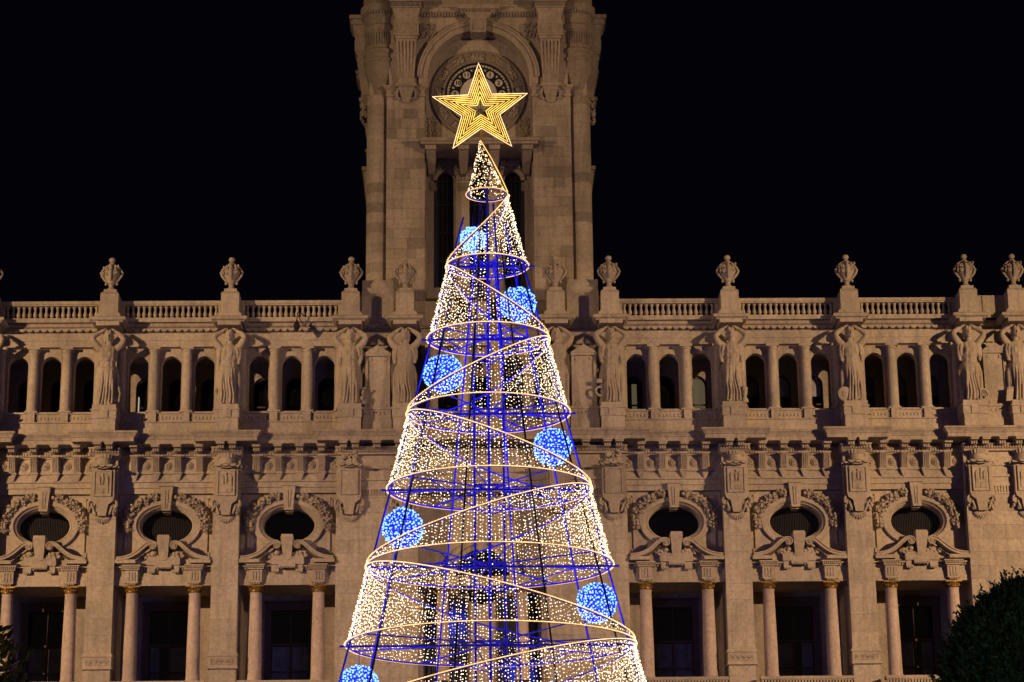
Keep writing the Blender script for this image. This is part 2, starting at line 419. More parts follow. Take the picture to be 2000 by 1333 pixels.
# garland of leaves and fruit, carved round the oval
rs = random.Random(11); gar_me = []
for s in (-1, 1):
    gp = MB()
    for i in range(330):
        t = rs.random(); a = math.radians(76 - 90*t); wid = .15+.05*math.sin(PI*t)
        off = rs.uniform(-wid, wid); x = (1.485+off)*math.cos(a); z = 20.32+(1.13+off*.9)*math.sin(a)
        if abs(x) < .27: continue
        y = -.20-.12*(1-(off/wid)**2)+rs.uniform(-.05,.05); q = rs.uniform(.035,.075)
        if i % 3 == 0: gp.ell((s*x, y, z), (q,q,q), 6, 4, 0, .1)
        else:
            d = Vector((rs.uniform(-1,1), rs.uniform(-1,-.2), rs.uniform(-1,1))).normalized()*q*1.6; e = Vector((rs.uniform(-1,1), rs.uniform(-.5,.5), rs.uniform(-1,1))).normalized()*q*.7
            c = Vector((s*x, y, z)); gp.add([c-d, c+e, c+d+Vector((0,-.03,0)), c-e, c+Vector((0,.05,0))], [(0,1,2,3),(0,4,1),(1,4,2),(2,4,3),(3,4,0)])
    gar_me.append(gp.mesh('garland', STONE_C))
# column
colm = MB().lathe([(.27,14.26),(.27,14.36),(.285,14.40),(.262,14.47),(.258,14.6),(.25,15.6),(.225,17.0),(.212,17.62),(.225,17.64),(.225,17.67)], 0, 0, 26)
col_me = colm.mesh('shaft', MARBLE, 40)
colb = MB().lathe([(.31,14.20),(.31,14.30),(.285,14.34),(.275,14.37)], 0, 0, 22).mesh('base_ring', IRON, 40)
cap = MB().lathe([(.215,17.67),(.235,17.70),(.222,17.73),(.225,17.77),(.26,17.82),(.285,17.86),(.285,17.88)], 0, 0, 22)
for k in range(18):
    t = 2*PI*k/18; cap.ell((.242*math.cos(t), .242*math.sin(t), 17.79), (.028,.028,.05), 6, 4)
cap.box(-.31,.31,-.31,.31,17.88,17.937)
cap_me = cap.mesh('capital', BRONZE, 30)
# door window of the recess
wf = MB().hole_plate((-.98,.98,13.9,17.62), rect_hole(-.74,.74,13.92,17.36), 1.60, 1.80)
wf.box(-1.02,1.02,1.57,1.8,17.62,17.72); wf_me = wf.mesh('frame', TIMBER)
wm = MB(); wm.box(-.74,.74,1.74,1.79,16.02,16.10); wm.box(-.028,.028,1.74,1.79,13.9,16.02); wm.box(-.74,.74,1.74,1.79,15.0,15.05); wm.box(-.02,.02,1.745,1.79,16.1,17.36)
wm_me = wm.mesh('mullion', TIMBER)
wp_me = MB().box(-.76,.76,1.80,1.806,13.9,17.4).mesh('pane', WGLASS)
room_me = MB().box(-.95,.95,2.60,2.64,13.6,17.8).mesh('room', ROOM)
def curtain(x0, x1, z0, z1, amp=.035, n=60):
    mb = MB(); vs = []
    for i in range(n+1):
        x = x0+(x1-x0)*i/n; y = amp*math.sin(i*1.9)+amp*.5*math.sin(i*.77+1); vs += [(x, y, z0), (x, y, z1)]
    return mb.add(vs, [(2*i, 2*i+2, 2*i+3, 2*i+1) for i in range(n)]).mesh('curtain', CURTAIN, 60)
cur = {(-1,0): curtain(-.72,-.04,13.9,16.0), (1,0): curtain(.04,.72,13.9,16.0), (-1,1): curtain(-.72,-.36,13.9,16.0), (1,1): curtain(.30,.72,13.9,16.0)}
# balcony parapet
par = MB(); par.box(-1.72,1.72,-1.32,-.95,14.16,14.27); par.box(-1.70,1.70,-1.26,-1.0,13.25,14.0)
par.box(-1.71,1.71,-1.29,-.98,14.13,14.16); dents(par,-1.70,1.70,-1.26,14.0,14.13,.07,.115,.03)
par_me = par.mesh('balcony_parapet', STONE)
slab = MB().box(-23,23,-1.5,2.75,13.2,13.9); ob('balcony_floor', slab.mesh('balcony_floor', gm), HALL)
ROOMBACK = room_me
for bi, x in enumerate(BAYS):
    L = (x, 0, 0)
    ob('recess_wall', rb, HALL, L)
    for s in (-1, 1): ob('jamb', sidepier, HALL, (x+s*1.94, 0, 0))
    li = ob('lintel', lint_me, HALL, L); ob('dentil_course', dl_me, li, kind='stuff')
    for s in (-1, 1): ob('end_block', eb_me, li, (s*1.17, 0, 0))
    pd = ob('scrolled_pediment', apr_me, HALL, L)
    for s in (-1, 1):
        ob('scroll', vol[s], pd); ob('rosette', ros, pd, (s*.405, -.80, 19.40), None, (.62,1,.62))
    [ob('carved_foliage', f_, pd) for f_ in fol]; ob('centre_block', plq_me, pd)
    ob('oval_wall', ow, HALL, L)
    ob('wall_panel', pan_me, HALL, L)
    o = ob('oval_window', fr_me, HALL, L)
    ob('pane', ovpane, o); ob('backing', ovback, o); ob('slatted_blind', bars_me, o); ob('keystone', ks_me, o); [ob('garland', g_, o) for g_ in gar_me]
    w = ob('balcony_window', wf_me, HALL, L)
    ob('mullion', wm_me, w); ob('pane', wp_me, w); ob('room', room_me, w)
    k = (0, 1, 0, 0, 1, 1)[bi]
    for s in (-1, 1):
        ob('curtain', cur[(s, k if s*x > 0 else 0)], w, (0, 1.9, 0))
    for s in (-1, 1):
        c = ob('column', col_me, HALL, (x+s*1.17, -.30, 0)); ob('capital', cap_me, c, rot=(0,0,random.uniform(-.02,.02))); ob('base_ring', colb, c)
    ob('balcony_parapet', par_me, HALL, L)

# --- giant pilasters with cartouche
rs = random.Random(5)
def cartouche(emblem):
    sh = MB(); 
    out = [(-.44,22.36),(-.52,22.46),(-.40,22.44),(-.22,22.36),(0,22.33),(.22,22.36),(.40,22.44),(.52,22.46),(.44,22.36),(.43,21.6),(.44,21.25),(.40,21.08),(.22,20.95),(.18,20.68),(.15,20.52),(-.15,20.52),(-.18,20.68),(-.22,20.95),(-.40,21.08),(-.44,21.25),(-.43,21.6)]
    sh.prism(out, -1.0, -.70)
    return sh
car_me = cartouche(0).mesh('shield', STONE_C)
cp = MB().prism([(-.29,22.2),(.29,22.2),(.29,21.3),(.12,21.28),(0,21.22),(-.12,21.28),(-.29,21.3)], -1.035, -.99)
cpan = MB()
cp_me = cp.mesh('panel', STONE_C)
cr = MB()
for a, b in (((-.33,22.22),(-.29,21.24)), ((.29,22.22),(.33,21.24))): cr.box(a[0], b[0], -1.07, -.99, 21.26, 22.24)
cr.box(-.29,.29,-1.07,-.99,22.20,22.24); cr.box(-.29,.29,-1.06,-.99,21.26,21.29)
for s in (-1, 1):
    cr.tube([(s*.46,-.86,22.44),(s*.55,-.90,22.40),(s*.56,-.90,22.30),(s*.50,-.90,22.27),(s*.47,-.9,22.33)], .045, 6)
    cr.tube([(s*.42,-.88,21.15),(s*.52,-.88,21.05),(s*.53,-.88,20.9),(s*.44,-.88,20.82),(s*.36,-.90,20.9),(s*.30,-.9,20.7),(s*.24,-.86,20.58)], [.05,.06,.06,.055,.05,.05,.04], 7)
cr_me = cr.mesh('frame', STONE_C, 50)
em = MB()
em.box(-.22,.22,-1.065,-1.03,21.38,21.68); em.box(-.21,-.09,-1.085,-1.03,21.68,21.95); em.box(.09,.21,-1.085,-1.03,21.68,21.95); em.frus((-.22,-.08,-1.09,-1.03),(-.15,-.15,-1.05,-1.03),21.95,22.08); em.frus((.08,.22,-1.09,-1.03),(.15,.15,-1.05,-1.03),21.95,22.08)
em.ell((0,-1.05,21.88),(.055,.04,.18),8,6); em.ell((0,-1.06,22.09),(.04,.035,.05),8,6)
em.prism([(-.05,21.38),(.05,21.38),(.05,21.46),(.03,21.51),(0,21.53),(-.03,21.51),(-.05,21.46)],-1.085,-1.06)
for i in range(-2,3): em.box(i*.09-.025,i*.09+.025,-1.07,-1.03,21.68,21.72)
em_me = em.mesh('castle_emblem', STONE_C)
crn = MB().lathe([(.30,22.47),(.33,22.49),(.33,22.56),(.30,22.58),(.31,22.72),(.33,22.74)], 0, -.78, 18)
for k in range(10):
    t = PI+PI*k/9; crn.frus((.31*math.cos(t)-.045,.31*math.cos(t)+.045,-.78+.31*math.sin(t)-.03,-.78+.31*math.sin(t)+.03),(.35*math.cos(t)-.05,.35*math.cos(t)+.05,-.78+.35*math.sin(t)-.035,-.78+.35*math.sin(t)+.03),22.72,22.87)
crn_me = crn.mesh('crown', STONE_C, 40)
drg = lumps([(rs.uniform(-.26,.26), -.82+rs.uniform(-.1,.1), rs.uniform(22.5,22.95)) for i in range(34)], .085, 8).mesh('dragon_crest', STONE_C, 60)
lf = MB()
for i in range(-4, 5):
    a = math.radians(i*19); L = .30-.02*abs(i); c = Vector((.03*i, -.80, 20.50)); d = Vector((math.sin(a), 0, -math.cos(a)))*L; e = Vector((math.cos(a), 0, math.sin(a)))*.035
    lf.add([c-e, c+d*.55-e*1.5, c+d, c+d*.55+e*1.5, c+e, c+d*.5+Vector((0,-.05,0))], [(0,1,5),(1,2,5),(2,3,5),(3,4,5),(4,0,5)])
for s in (-1,1):
    for q in range(12): lf.ell((s*rs.uniform(.2,.5), -.84, rs.uniform(20.55,21.0)), (rs.uniform(.04,.07), .06, rs.uniform(.05,.1)), 6, 4, 0, .2)
lf_me = fix_normals(lf.mesh('acanthus_drop', STONE_C))
capd = MB(); capd.box(-.60,.60,-1.02,-.3,23.10,23.16); capd.frus((-.52,.52,-.82,-.3),(-.58,.58,-.96,-.3),22.86,22.95); capd.box(-.58,.58,-.95,-.3,22.95,23.10); dents(capd,-.57,.57,-.95,22.96,23.09,.06,.1,.06)
capd_me = capd.mesh('dentil_cap', STONE_C)
pb = MB(); pb.box(-.53,.53,-.82,-.2,14.84,15.30); pb.box(-.56,.56,-.86,-.2,15.24,15.32); pb.box(-.52,.52,-.80,-.2,15.32,15.40); pb.box(-.55,.55,-.85,-.2,14.78,14.86)
for i in (-1.5,-.5,.5,1.5):
    c = i*.19; q = lathe_y([(.085,0),(.085,.03),(.06,.03),(.055,.01),(.03,.015),(.02,.04)], (c,-.82,15.06), 14); pb.add(q.v, q.f)
pb.box(-.42,-.40,-.84,-.8,14.93,15.19); pb.box(.40,.42,-.84,-.8,14.93,15.19); pb.box(-.4,.4,-.84,-.8,15.17,15.19); pb.box(-.4,.4,-.84,-.8,14.93,14.95)
pb_me = pb.mesh('rosette_block', STONE_C)
core_me = MB().box(-.485,.485,-.71,2.75,13.9,23.1).mesh('pilaster', STONE_D)
def add_cartouche(parent, x, crest):
    k = ob('cartouche', car_me, parent, (x, 0, 0))
    ob('panel', cp_me, k) if parent is HALL else None
    if parent is HALL:
        ob('frame', cr_me, k); ob('acanthus_drop', lf_me, k); ob('dragon_crest' if crest else 'crown', drg if crest else crn_me, k)
        if not crest: ob('castle_emblem', em_me, k)
for x in PILS:
    if abs(abs(x)-B) < .01: continue
    p = ob('pilaster', core_me, HALL, (x, 0, 0))
    ashlar(p, -.5, .5, 15.40, 22.86, -.75, .62, .9, 1.4, STONE, depth=.3, gap=.005)
    ashlar(p, -.5, .5, 13.9, 14.78, -.75, .45, .9, 1.2, STONE, depth=.3, gap=.005)
    ob('rosette_block', pb_me, p); ob('dentil_cap', capd_me, p)
    add_cartouche(HALL, x, False)
# --- wide centre piers and end pavilions in plain ashlar
for (x0, x1, cs, cr_) in ((-5.49,-2.4,(-B,-A),True), (2.4,5.49,(A,B),True), (18.35,21.9,(18.90,20.62),False), (-21.9,-18.35,(-18.90,-20.62),False)):
    pm = MB().box(x0+.02, x1-.02, -.66, 2.75, 13.9, 23.1).mesh('pier', STONE_D)
    p = ob('pier', pm, HALL)
    ashlar(p, x0, x1, 13.9, 21.2, -.70, .52, .9, 1.7, STONE, depth=.3, gap=.006)
    fb = MB(); fb.box(x0,x1,-.74,-.5,21.2,21.26)
    for i in range(int((x1-x0)/.11)): fb.box(x0+i*.11+.03, x0+i*.11+.09, -.74, -.5, 21.26, 21.5)
    fb.box(x0,x1,-.72,-.5,21.26,21.5) if False else None
    fb.box(x0,x1,-.70,-.5,21.26,21.5); fb.box(x0-.01,x1+.01,-.76,-.5,21.5,21.62); fb.box(x0,x1,-.72,-.5,21.62,21.86); fb.box(x0,x1,-.78,-.5,21.86,21.95)
    fb.box(x0,x1,-.70,-.5,21.95,22.3); fb.box(x0,x1,-.75,-.5,22.3,22.36); fb.box(x0,x1,-.68,-.5,22.36,22.86)
    fb.box(x0,x1,-.86,-.3,22.86,22.93); fb.box(x0-.03,x1+.03,-.92,-.3,22.93,23.09); dents(fb,x0,x1,-.92,22.95,23.08,.06,.1,.06); fb.box(x0-.05,x1+.05,-1.0,-.3,23.09,23.15)
    ob('fluted_band', fb.mesh('fluted_band', STONE_C), p)
    for c in cs: 
        if c > -19: add_cartouche(HALL, c, cr_)
# --- centre bay behind the light tree
cb = MB().hole_plate((-2.42,2.42,13.2,23.1), [(1.05*math.cos(t),18.35+1.05*math.sin(t)) for t in [2*PI*k/32 for k in range(32)]], .35, .8)
ob('centre_wall', cb.mesh('centre_wall', STONE), HALL)
ca = MB()
for r0_, r1_, y in ((1.05,1.25,.22),(1.25,1.42,.15)):
    n = 24
    for k in range(n):
        a, b = PI*k/n, PI*(k+1)/n
        ca.prism([(r0_*math.cos(a),18.35+r0_*math.sin(a)),(r1_*math.cos(a),18.35+r1_*math.sin(a)),(r1_*math.cos(b),18.35+r1_*math.sin(b)),(r0_*math.cos(b),18.35+r0_*math.sin(b))], y, .4)
ca.prism([(-.15,19.3),(.15,19.3),(.22,19.95),(-.22,19.95)], -.02, .4); ca.box(-2.3,2.3,-.1,.4,17.94,18.3)
ob('door_arch', ca.mesh('door_arch', STONE_C), HALL)
for xx, hw in ((-1.92,.14),(-.93,.34),(.93,.34),(1.92,.14)):  # outermost pair fills the dark gaps beside the columns with narrow panes
    w = ob('balcony_window', MB().hole_plate((xx-hw-.08,xx+hw+.08,13.9,17.7), rect_hole(xx-hw,xx+hw,13.95,17.55), .28, .36).mesh('frame', TIMBER), HALL)
    ob('pane', MB().box(xx-hw,xx+hw,.33,.336,13.95,17.55).mesh('pane', GLASS), w)
    mm = MB(); mm.box(xx-.02,xx+.02,.29,.33,13.95,17.55); mm.box(xx-hw,xx+hw,.29,.33,16.0,16.06); ob('mullion', mm.mesh('mullion', TIMBER), w)
for s in (-1,1):
    c = ob('column', col_me, HALL, (s*1.50,.05,0)); ob('capital', cap_me, c); ob('base_ring', colb, c)

# --- entablature between the pilasters
for x in BAYS + [0]:
    hw = 1.82 if x else 2.42
    fr_ = MB(); fr_.box(-hw,hw,-.20,.5,21.53,21.74); fr_.box(-hw,hw,-.26,.5,21.74,21.78); fr_.box(-hw,hw,-.24,.5,21.78,21.95); fr_.box(-hw,hw,-.31,.5,21.95,22.02); fr_.box(-hw,hw,-.27,.5,22.02,22.26); fr_.box(-hw,hw,-.33,.5,22.26,22.31); fr_.box(-hw,hw,-.30,.5,22.31,22.86)
    fr_.box(-hw,hw,-.36,.5,22.86,22.92); fr_.box(-hw,hw,-.40,.5,22.92,23.10); fr_.box(-hw,hw,-.46,.5,23.10,23.15); fr_.box(-hw,hw,-.34,.5,23.15,23.30)
    f = ob('frieze', fr_.mesh('frieze', STONE), HALL, (x,0,0))
    dd = MB()
    for c in (-1.64,-.82,0,.82,1.64): dents(dd, c-.24, c+.24, -.40, 22.93, 23.08, .06, .1, .06)
    ob('dentil_course', dd.mesh('dentil_course', STONE), f, kind='stuff')
    if bi == 0: pass
bk = MB(); bk.prism([(-.135,22.33),(.135,22.33),(.135,22.90),(-.135,22.90)], -.36, -.2)
bk = MB(); bk.frus((-.125,.125,-.42,-.2),(-.135,.135,-.66,-.2),22.31,22.86); bk.box(-.16,.16,-.70,-.2,22.86,22.925)
for i in (-1.5,-.5,.5,1.5): bk.frus((-.018+i*.066,.018+i*.066,-.45,-.4),(-.018+i*.066,.018+i*.066,-.69,-.6),22.33,22.84)
bk.box(-.17,.17,-.46,-.2,22.25,22.31); bk.frus((-.05,.05,-.34,-.2),(-.15,.15,-.42,-.2),21.99,22.25)
bk_me = bk.mesh('bracket', STONE_C)
rosm = lathe_y([(.17,0),(.17,.03),(.145,.05),(.13,.02),(.09,.03),(.085,.07),(.05,.08),(.045,.05),(.0,.10)], (0,-.30,22.58), 12)
for k in range(6):
    t = k*PI/3; rosm.ell((.08*math.cos(t),-.35,22.58+.08*math.sin(t)),(.035,.03,.035),6,4)
ros2 = rosm.mesh('rosette', STONE_C, 40)
md = MB(); md.box(-.15,.15,-1.0,-.33,23.16,23.27); md.box(-.18,.18,-1.03,-.33,23.225,23.268); md.frus((-.10,.10,-.55,-.33),(-.13,.13,-.85,-.33),23.02,23.16)
for i in (-1,0,1): md.box(i*.085-.028,i*.085+.028,-.80,-.70,23.03,23.16)
md_me = md.mesh('modillion', STONE_C)
for x in BAYS:
    for d in (-1.23,-.41,.41,1.23):
        ob('bracket', bk_me, HALL, (x+d,0,0)); ob('modillion', md_me, HALL, (x+d,0,0))
    for d in (-.82,0,.82): ob('rosette', ros2, HALL, (x+d,0,0))
    for d in (-1.64,1.64): ob('rosette', ros2, HALL, (x+d,0,0))
for x in PILS+[18.9,20.62,-18.9,A,-A]:
    for d in (-.22,.22): ob('modillion', md_me, HALL, (x+d,-.46,0))
for x in (-3.95,3.95,19.76): ob('modillion', md_me, HALL, (x,-.46,0))
# --- main cornice, breaking forward over every pilaster
prof = [(-.3,23.27),(.64,23.27),(.64,23.42),(.67,23.43),(.69,23.48),(.75,23.56),(.79,23.59),(.79,23.645),(.70,23.68),(-.3,23.76)]
path = [(-22.4,-.82),(-18.32,-.82)] ; path[1:] = [(-18.3,-.82),(-18.3,-.38)]
for x in sorted(PILS):
    if abs(abs(x)-B) < .01: continue
    if x > 0 and (5.55,-.82) not in path: path += [(-5.55,-.38),(-5.55,-.82),(5.55,-.82),(5.55,-.38)]
    path += [(x-.52,-.38),(x-.52,-.82),(x+.52,-.82),(x+.52,-.38)]
path += [(18.3,-.38),(18.3,-.82),(22.4,-.82)]
ob('main_cornice', MB().sweep(prof, path).mesh('main_cornice', STONE_W), HALL)

# --- arcaded gallery
def arch_pts(hw, zs, z0, n=14):
    return [(hw*math.cos(PI*k/n), zs+hw*math.sin(PI*k/n)) for k in range(n+1)] + [(-hw,(zs+z0)/2),(-hw,z0),(0,z0),(hw,z0),(hw,(zs+z0)/2)]
aw = MB().hole_plate((-.635,.635,24.62,27.30), arch_pts(.385,26.615,24.70), -.02, .34).mesh('arch_wall', STONE)
acol = MB().lathe([(.24,24.70),(.24,24.80),(.205,24.84),(.20,24.88),(.195,25.6),(.175,26.9),(.175,27.08),(.20,27.10),(.20,27.13),(.22,27.17),(.22,27.18)], 0, 0, 20); acol.box(-.24,.24,-.24,.24,27.18,27.29); acol.box(-.25,.25,-.25,.25,24.66,24.72)
acol_me = acol.mesh('gallery_column', STONE, 35)
dado = MB(); dado.box(-2.31,2.31,-.34,2.3,23.68,24.26); dado.box(-2.31,2.31,-.40,2.3,24.26,24.30); dado.box(-2.31,2.31,-.30,.36,24.30,24.62); dado.box(-2.31,2.31,-.36,.36,24.62,24.70)
for c in (-1.27,0,1.27):
    for i in range(7): dado.ell((c-.42+i*.14,-.30,24.46),(.055,.035,.075),8,5)
for c in (-1.905,-.635,.635,1.905): dado.box(c-.15,c+.15,-.42,-.2,24.30,24.66)
dado_me = dado.mesh('gallery_parapet', STONE)
arcf = MB(); arcf.box(-2.31,2.31,-.30,.36,27.30,27.36); arcf.box(-2.31,2.31,-.24,2.3,27.36,27.56); arcf.box(-2.31,2.31,-.27,.36,27.56,27.60); arcf.box(-2.31,2.31,-.25,2.3,27.60,27.98)
arcf_me = arcf.mesh('gallery_frieze', STONE)
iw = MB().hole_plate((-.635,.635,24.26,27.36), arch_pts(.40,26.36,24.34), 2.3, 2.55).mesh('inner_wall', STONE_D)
ifr = MB()
pts = arch_pts(.40,26.36,24.34); 
n_ = len(pts); q = [(p[0]*.86, 24.34+(p[1]-24.34)*.965+.02) for p in pts]
for i in range(n_): ifr.prism([pts[i],pts[(i+1)%n_],q[(i+1)%n_],q[i]], 2.40, 2.46)
ifr.box(-.36,.36,2.41,2.45,25.55,25.61); ifr_me = fix_normals(ifr.mesh('frame', TIMBER))
ipane = MB().prism(arch_pts(.38,26.36,24.36), 2.47, 2.475).mesh('pane', WGLASS)
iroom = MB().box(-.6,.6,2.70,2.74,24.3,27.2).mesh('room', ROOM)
blind_hi = MB().prism(arch_pts(.37,26.36,25.95), 2.6, 2.61).mesh('blind', CURTAIN)
lit_full = MB().prism(arch_pts(.36,26.36,24.4), 2.6, 2.61).mesh('lit_blind', LITROOM)
lit_strip = MB().box(-.02,.18,2.6,2.61,24.4,26.5).mesh('lit_blind', LITROOM)
lamp_bar = MB().box(-.30,.12,2.62,2.64,25.4,25.43).mesh('ceiling_lamp', glow_mat('strip_lamp', (1,.9,.75), .16))
lit_post = MB().box(-.30,-.26,2.3,2.35,24.75,26.0).box(.08,.12,2.58,2.62,25.3,25.75).box(-.02,.10,2.58,2.62,25.32,25.37).mesh('lit_column', LITCOLUMN)
sil = plain_mat('grey_box', (.3,.28,.22), .7)
paper = MB().box(-.32,-.12,2.15,2.29,24.3,24.95).mesh('crate', sil)
abacus = MB().box(-.44,.44,-1.42,-.2,27.84,27.985).mesh('abacus', STONE)
gb_me = MB().box(-2.31,2.31,.36,2.3,24.2,24.27).mesh('gallery_floor', STONE_D)
pier_me = MB().box(-.405,.405,-.06,.60,24.26,27.36).box(-.36,-.2,-.16,-.05,24.7,27.3).box(.2,.36,-.16,-.05,24.7,27.3).mesh('pier', STONE)
GB = BAYS + [0]
for bi, x in enumerate(GB):
    if x == 0:
        dd_ = ob('gallery_parapet', dado_me, HALL, (0,0,0), None, (1.04,1,1)); 
    else: ob('gallery_parapet', dado_me, HALL, (x,0,0))
    ob('gallery_frieze', arcf_me, HALL, (x,0,0)); ob('gallery_floor', gb_me, HALL, (x,0,0))
    for j, c in enumerate((-1.27,0,1.27)):
        ob('arch_wall', aw, HALL, (x+c,0,0)); ob('inner_wall', iw, HALL, (x+c,0,0))
        w = ob('gallery_window', ifr_me, HALL, (x+c,0,0)); ob('pane', ipane, w); ob('room', iroom, w)
        if x == BAYS[3]:
            if j == 0: ob('lit_blind', lit_strip, w)
            if j == 2: ob('lit_blind', lit_full, w)
        elif x > 10: ob('blind', blind_hi, w)
        elif x < 0:
            if (bi+j) % 2: ob('ceiling_lamp', lamp_bar, w)
            if x == BAYS[1] and j == 0: ob('lit_column', lit_post, w); ob('crate', paper, w)
    for c in (-1.905,-.635,.635,1.905): ob('gallery_column', acol_me, HALL, (x+c,-.20,0))
    for s in (-1,1): ob('inner_wall', MB().box(-.2,.2,2.3,2.55,24.26,27.36).mesh('inner_wall', STONE_D), HALL, (x+s*2.11,0,0))
for x in PILS+[18.85,-18.85]: ob('gallery_pier', pier_me, HALL, (x,0,0))
# blind niches between the paired statues
def niche(xc, hw):
    mb = MB(); mb.box(xc-1.05,xc+1.05,-.08,.36,24.2,27.36)
    mb.box(xc-1.05,xc+1.05,-.34,2.3,23.68,24.26); mb.box(xc-hw-.12,xc+hw+.12,-1.00,.3,24.20,24.56); mb.box(xc-hw-.18,xc+hw+.18,-1.05,.3,24.56,24.66); mb.box(xc-hw-.15,xc+hw+.15,-1.03,.3,23.68,24.20)
    for i in range(6): mb.ell((xc-.4+i*.16,-1.0,24.41),(.06,.035,.07),8,5)
    mb.box(xc-hw,xc+hw,-.84,.1,24.66,26.70); mb.box(xc-hw-.08,xc-hw+.03,-.90,.1,24.66,26.70); mb.box(xc+hw-.03,xc+hw+.08,-.90,.1,24.66,26.70)
    mb.box(xc-hw-.11,xc+hw+.11,-.95,.1,26.70,26.80); mb.prism([(xc-hw-.13,26.80),(xc+hw+.13,26.80),(xc,27.14)],-.97,.1)
    for sx in (-1,1):
        for zz in (24.76,26.58): mb.box(xc+sx*(hw-.12)-.06,xc+sx*(hw-.12)+.06,-.88,-.8,zz-.06,zz+.06)
    mb.box(xc-1.05,xc+1.05,-.24,.36,27.36,27.98)
    return mb.mesh('blind_niche', STONE)
ob('blind_niche', niche(-3.95,.40), HALL); ob('blind_niche', niche(3.95,.40), HALL); ob('blind_niche', niche(19.76,.36), HALL)
for s in (-1,1):
    m_ = MB().box(-.8,.8,-.12,2.5,23.7,28.0).mesh('end_wall', STONE); ob('end_wall', m_, HALL, (s*21.6,0,0))
ob('end_wall', MB().box(-.45,.45,-.12,2.5,23.7,28.0).mesh('end_wall', STONE), HALL, (-19.7,0,0))
# --- top cornice with its row of drop mouldings
prof = [(-.3,27.98),(.12,27.98),(.14,28.02),(.22,28.05),(.25,28.10),(.25,28.15),(.18,28.20),(-.3,28.22)]
STX = sorted(PILS+[A,-A,18.85,20.72,-18.85])
path = [(-22.4,-.28)]
for x in STX: path += [(x-.44,-.28),(x-.44,-1.26),(x+.44,-1.26),(x+.44,-.28)]
path += [(22.4,-.28)]
ob('top_cornice', MB().sweep(prof, path).mesh('top_cornice', STONE_W), HALL)
sc_me = MB().prism([(-.137,27.98),(.137,27.98),(.125,27.945),(.09,27.90),(.04,27.875),(0,27.87),(-.04,27.875),(-.09,27.90),(-.125,27.945)], -.47, -.24).mesh('drop_moulding', STONE_C)
sc2 = MB().box(-1.75,1.75,-.42,-.24,27.94,27.985).mesh('drop_band', STONE)
for x in BAYS:
    k = ob('drop_band', sc2, HALL, (x,0,0))
    for i in range(13): ob('drop_moulding', sc_me, k, ((i-6)*.275,0,0))
for x in STX:
    a_ = ob('abacus', abacus, HALL, (x,0,0))
    for i in (-1,0,1): ob('drop_moulding', sc_me, a_, (i*.27,-.98,.012), None, (1,.9,.8))
# --- balustrade and roof
bal = MB().lathe([(.075,28.38),(.075,28.42),(.045,28.44),(.05,28.47),(.082,28.53),(.08,28.58),(.045,28.70),(.04,28.76),(.06,28.79),(.045,28.81),(.07,28.84),(.07,28.88)], 0, 0, 10)
bal_me = bal.mesh('baluster', STONE, 50)
br_ = MB(); br_.box(-1.96,1.96,-.62,-.16,28.20,28.38); br_.box(-1.96,1.96,-.56,-.22,28.88,28.93); br_.box(-1.96,1.96,-.60,-.18,28.93,29.06); br_.box(-1.96,-1.80,-.54,-.24,28.38,28.88); br_.box(1.80,1.96,-.54,-.24,28.38,28.88)
br_me = br_.mesh('balustrade', STONE)
for x in BAYS:
    k = ob('balustrade', br_me, HALL, (x,0,0))
    for i in range(17): ob('baluster', bal_me, k, ((i-8)*.214,-.39,0))
pp = MB(); pp.box(-.46,.46,-1.36,-.30,28.20,28.32); pp.box(-.40,.40,-1.28,-.40,28.32,28.40); pp.box(-.345,.345,-1.22,-.44,28.40,29.16); pp.frus((-.36,.36,-1.24,-.42),(-.29,.29,-1.16,-.50),29.16,29.26); pp.box(-.24,.24,-1.11,-.55,29.26,29.38)
pp_me = pp.mesh('urn_pedestal', STONE)
for x in STX: ob('urn_pedestal', pp_me, HALL, (x,0,0))
for sx in (-1,1):
    ob('parapet_block', MB().box(-.62,.62,-.40,1.2,28.2,29.45).box(-.60,.60,-.36,1.2,29.45,29.93).mesh('parapet_block', STONE), HALL, (sx*3.98,0,0))
sp = MB(); sp.box(19.2,20.38,-.62,-.2,28.2,29.12); sp.box(19.5,19.98,-.66,-.2,28.2,29.10)
ob('solid_parapet', sp.mesh('solid_parapet', STONE), HALL)
ob('roof_slab', MB().box(-23,23,-.2,19,28.0,28.19).mesh('roof_slab', STONE_D), HALL)
# pedestals below the statues
sp_ = MB(); sp_.box(-.44,.44,-1.46,-.36,23.66,24.15); sp_.box(-.48,.48,-1.50,-.36,24.15,24.20); sp_.box(-.47,.47,-1.49,-.36,24.20,24.46); sp_.box(-.50,.50,-1.53,-.36,24.46,24.52); sp_.box(-.45,.45,-1.47,-.36,24.52,24.70); sp_.box(-.16,.16,-1.53,-1.4,24.18,24.46)
sp_me = sp_.mesh('statue_pedestal', STONE)
for x in STX: ob('statue_pedestal', sp_me, HALL, (x-(.08 if x > 18 else 0),0,0))

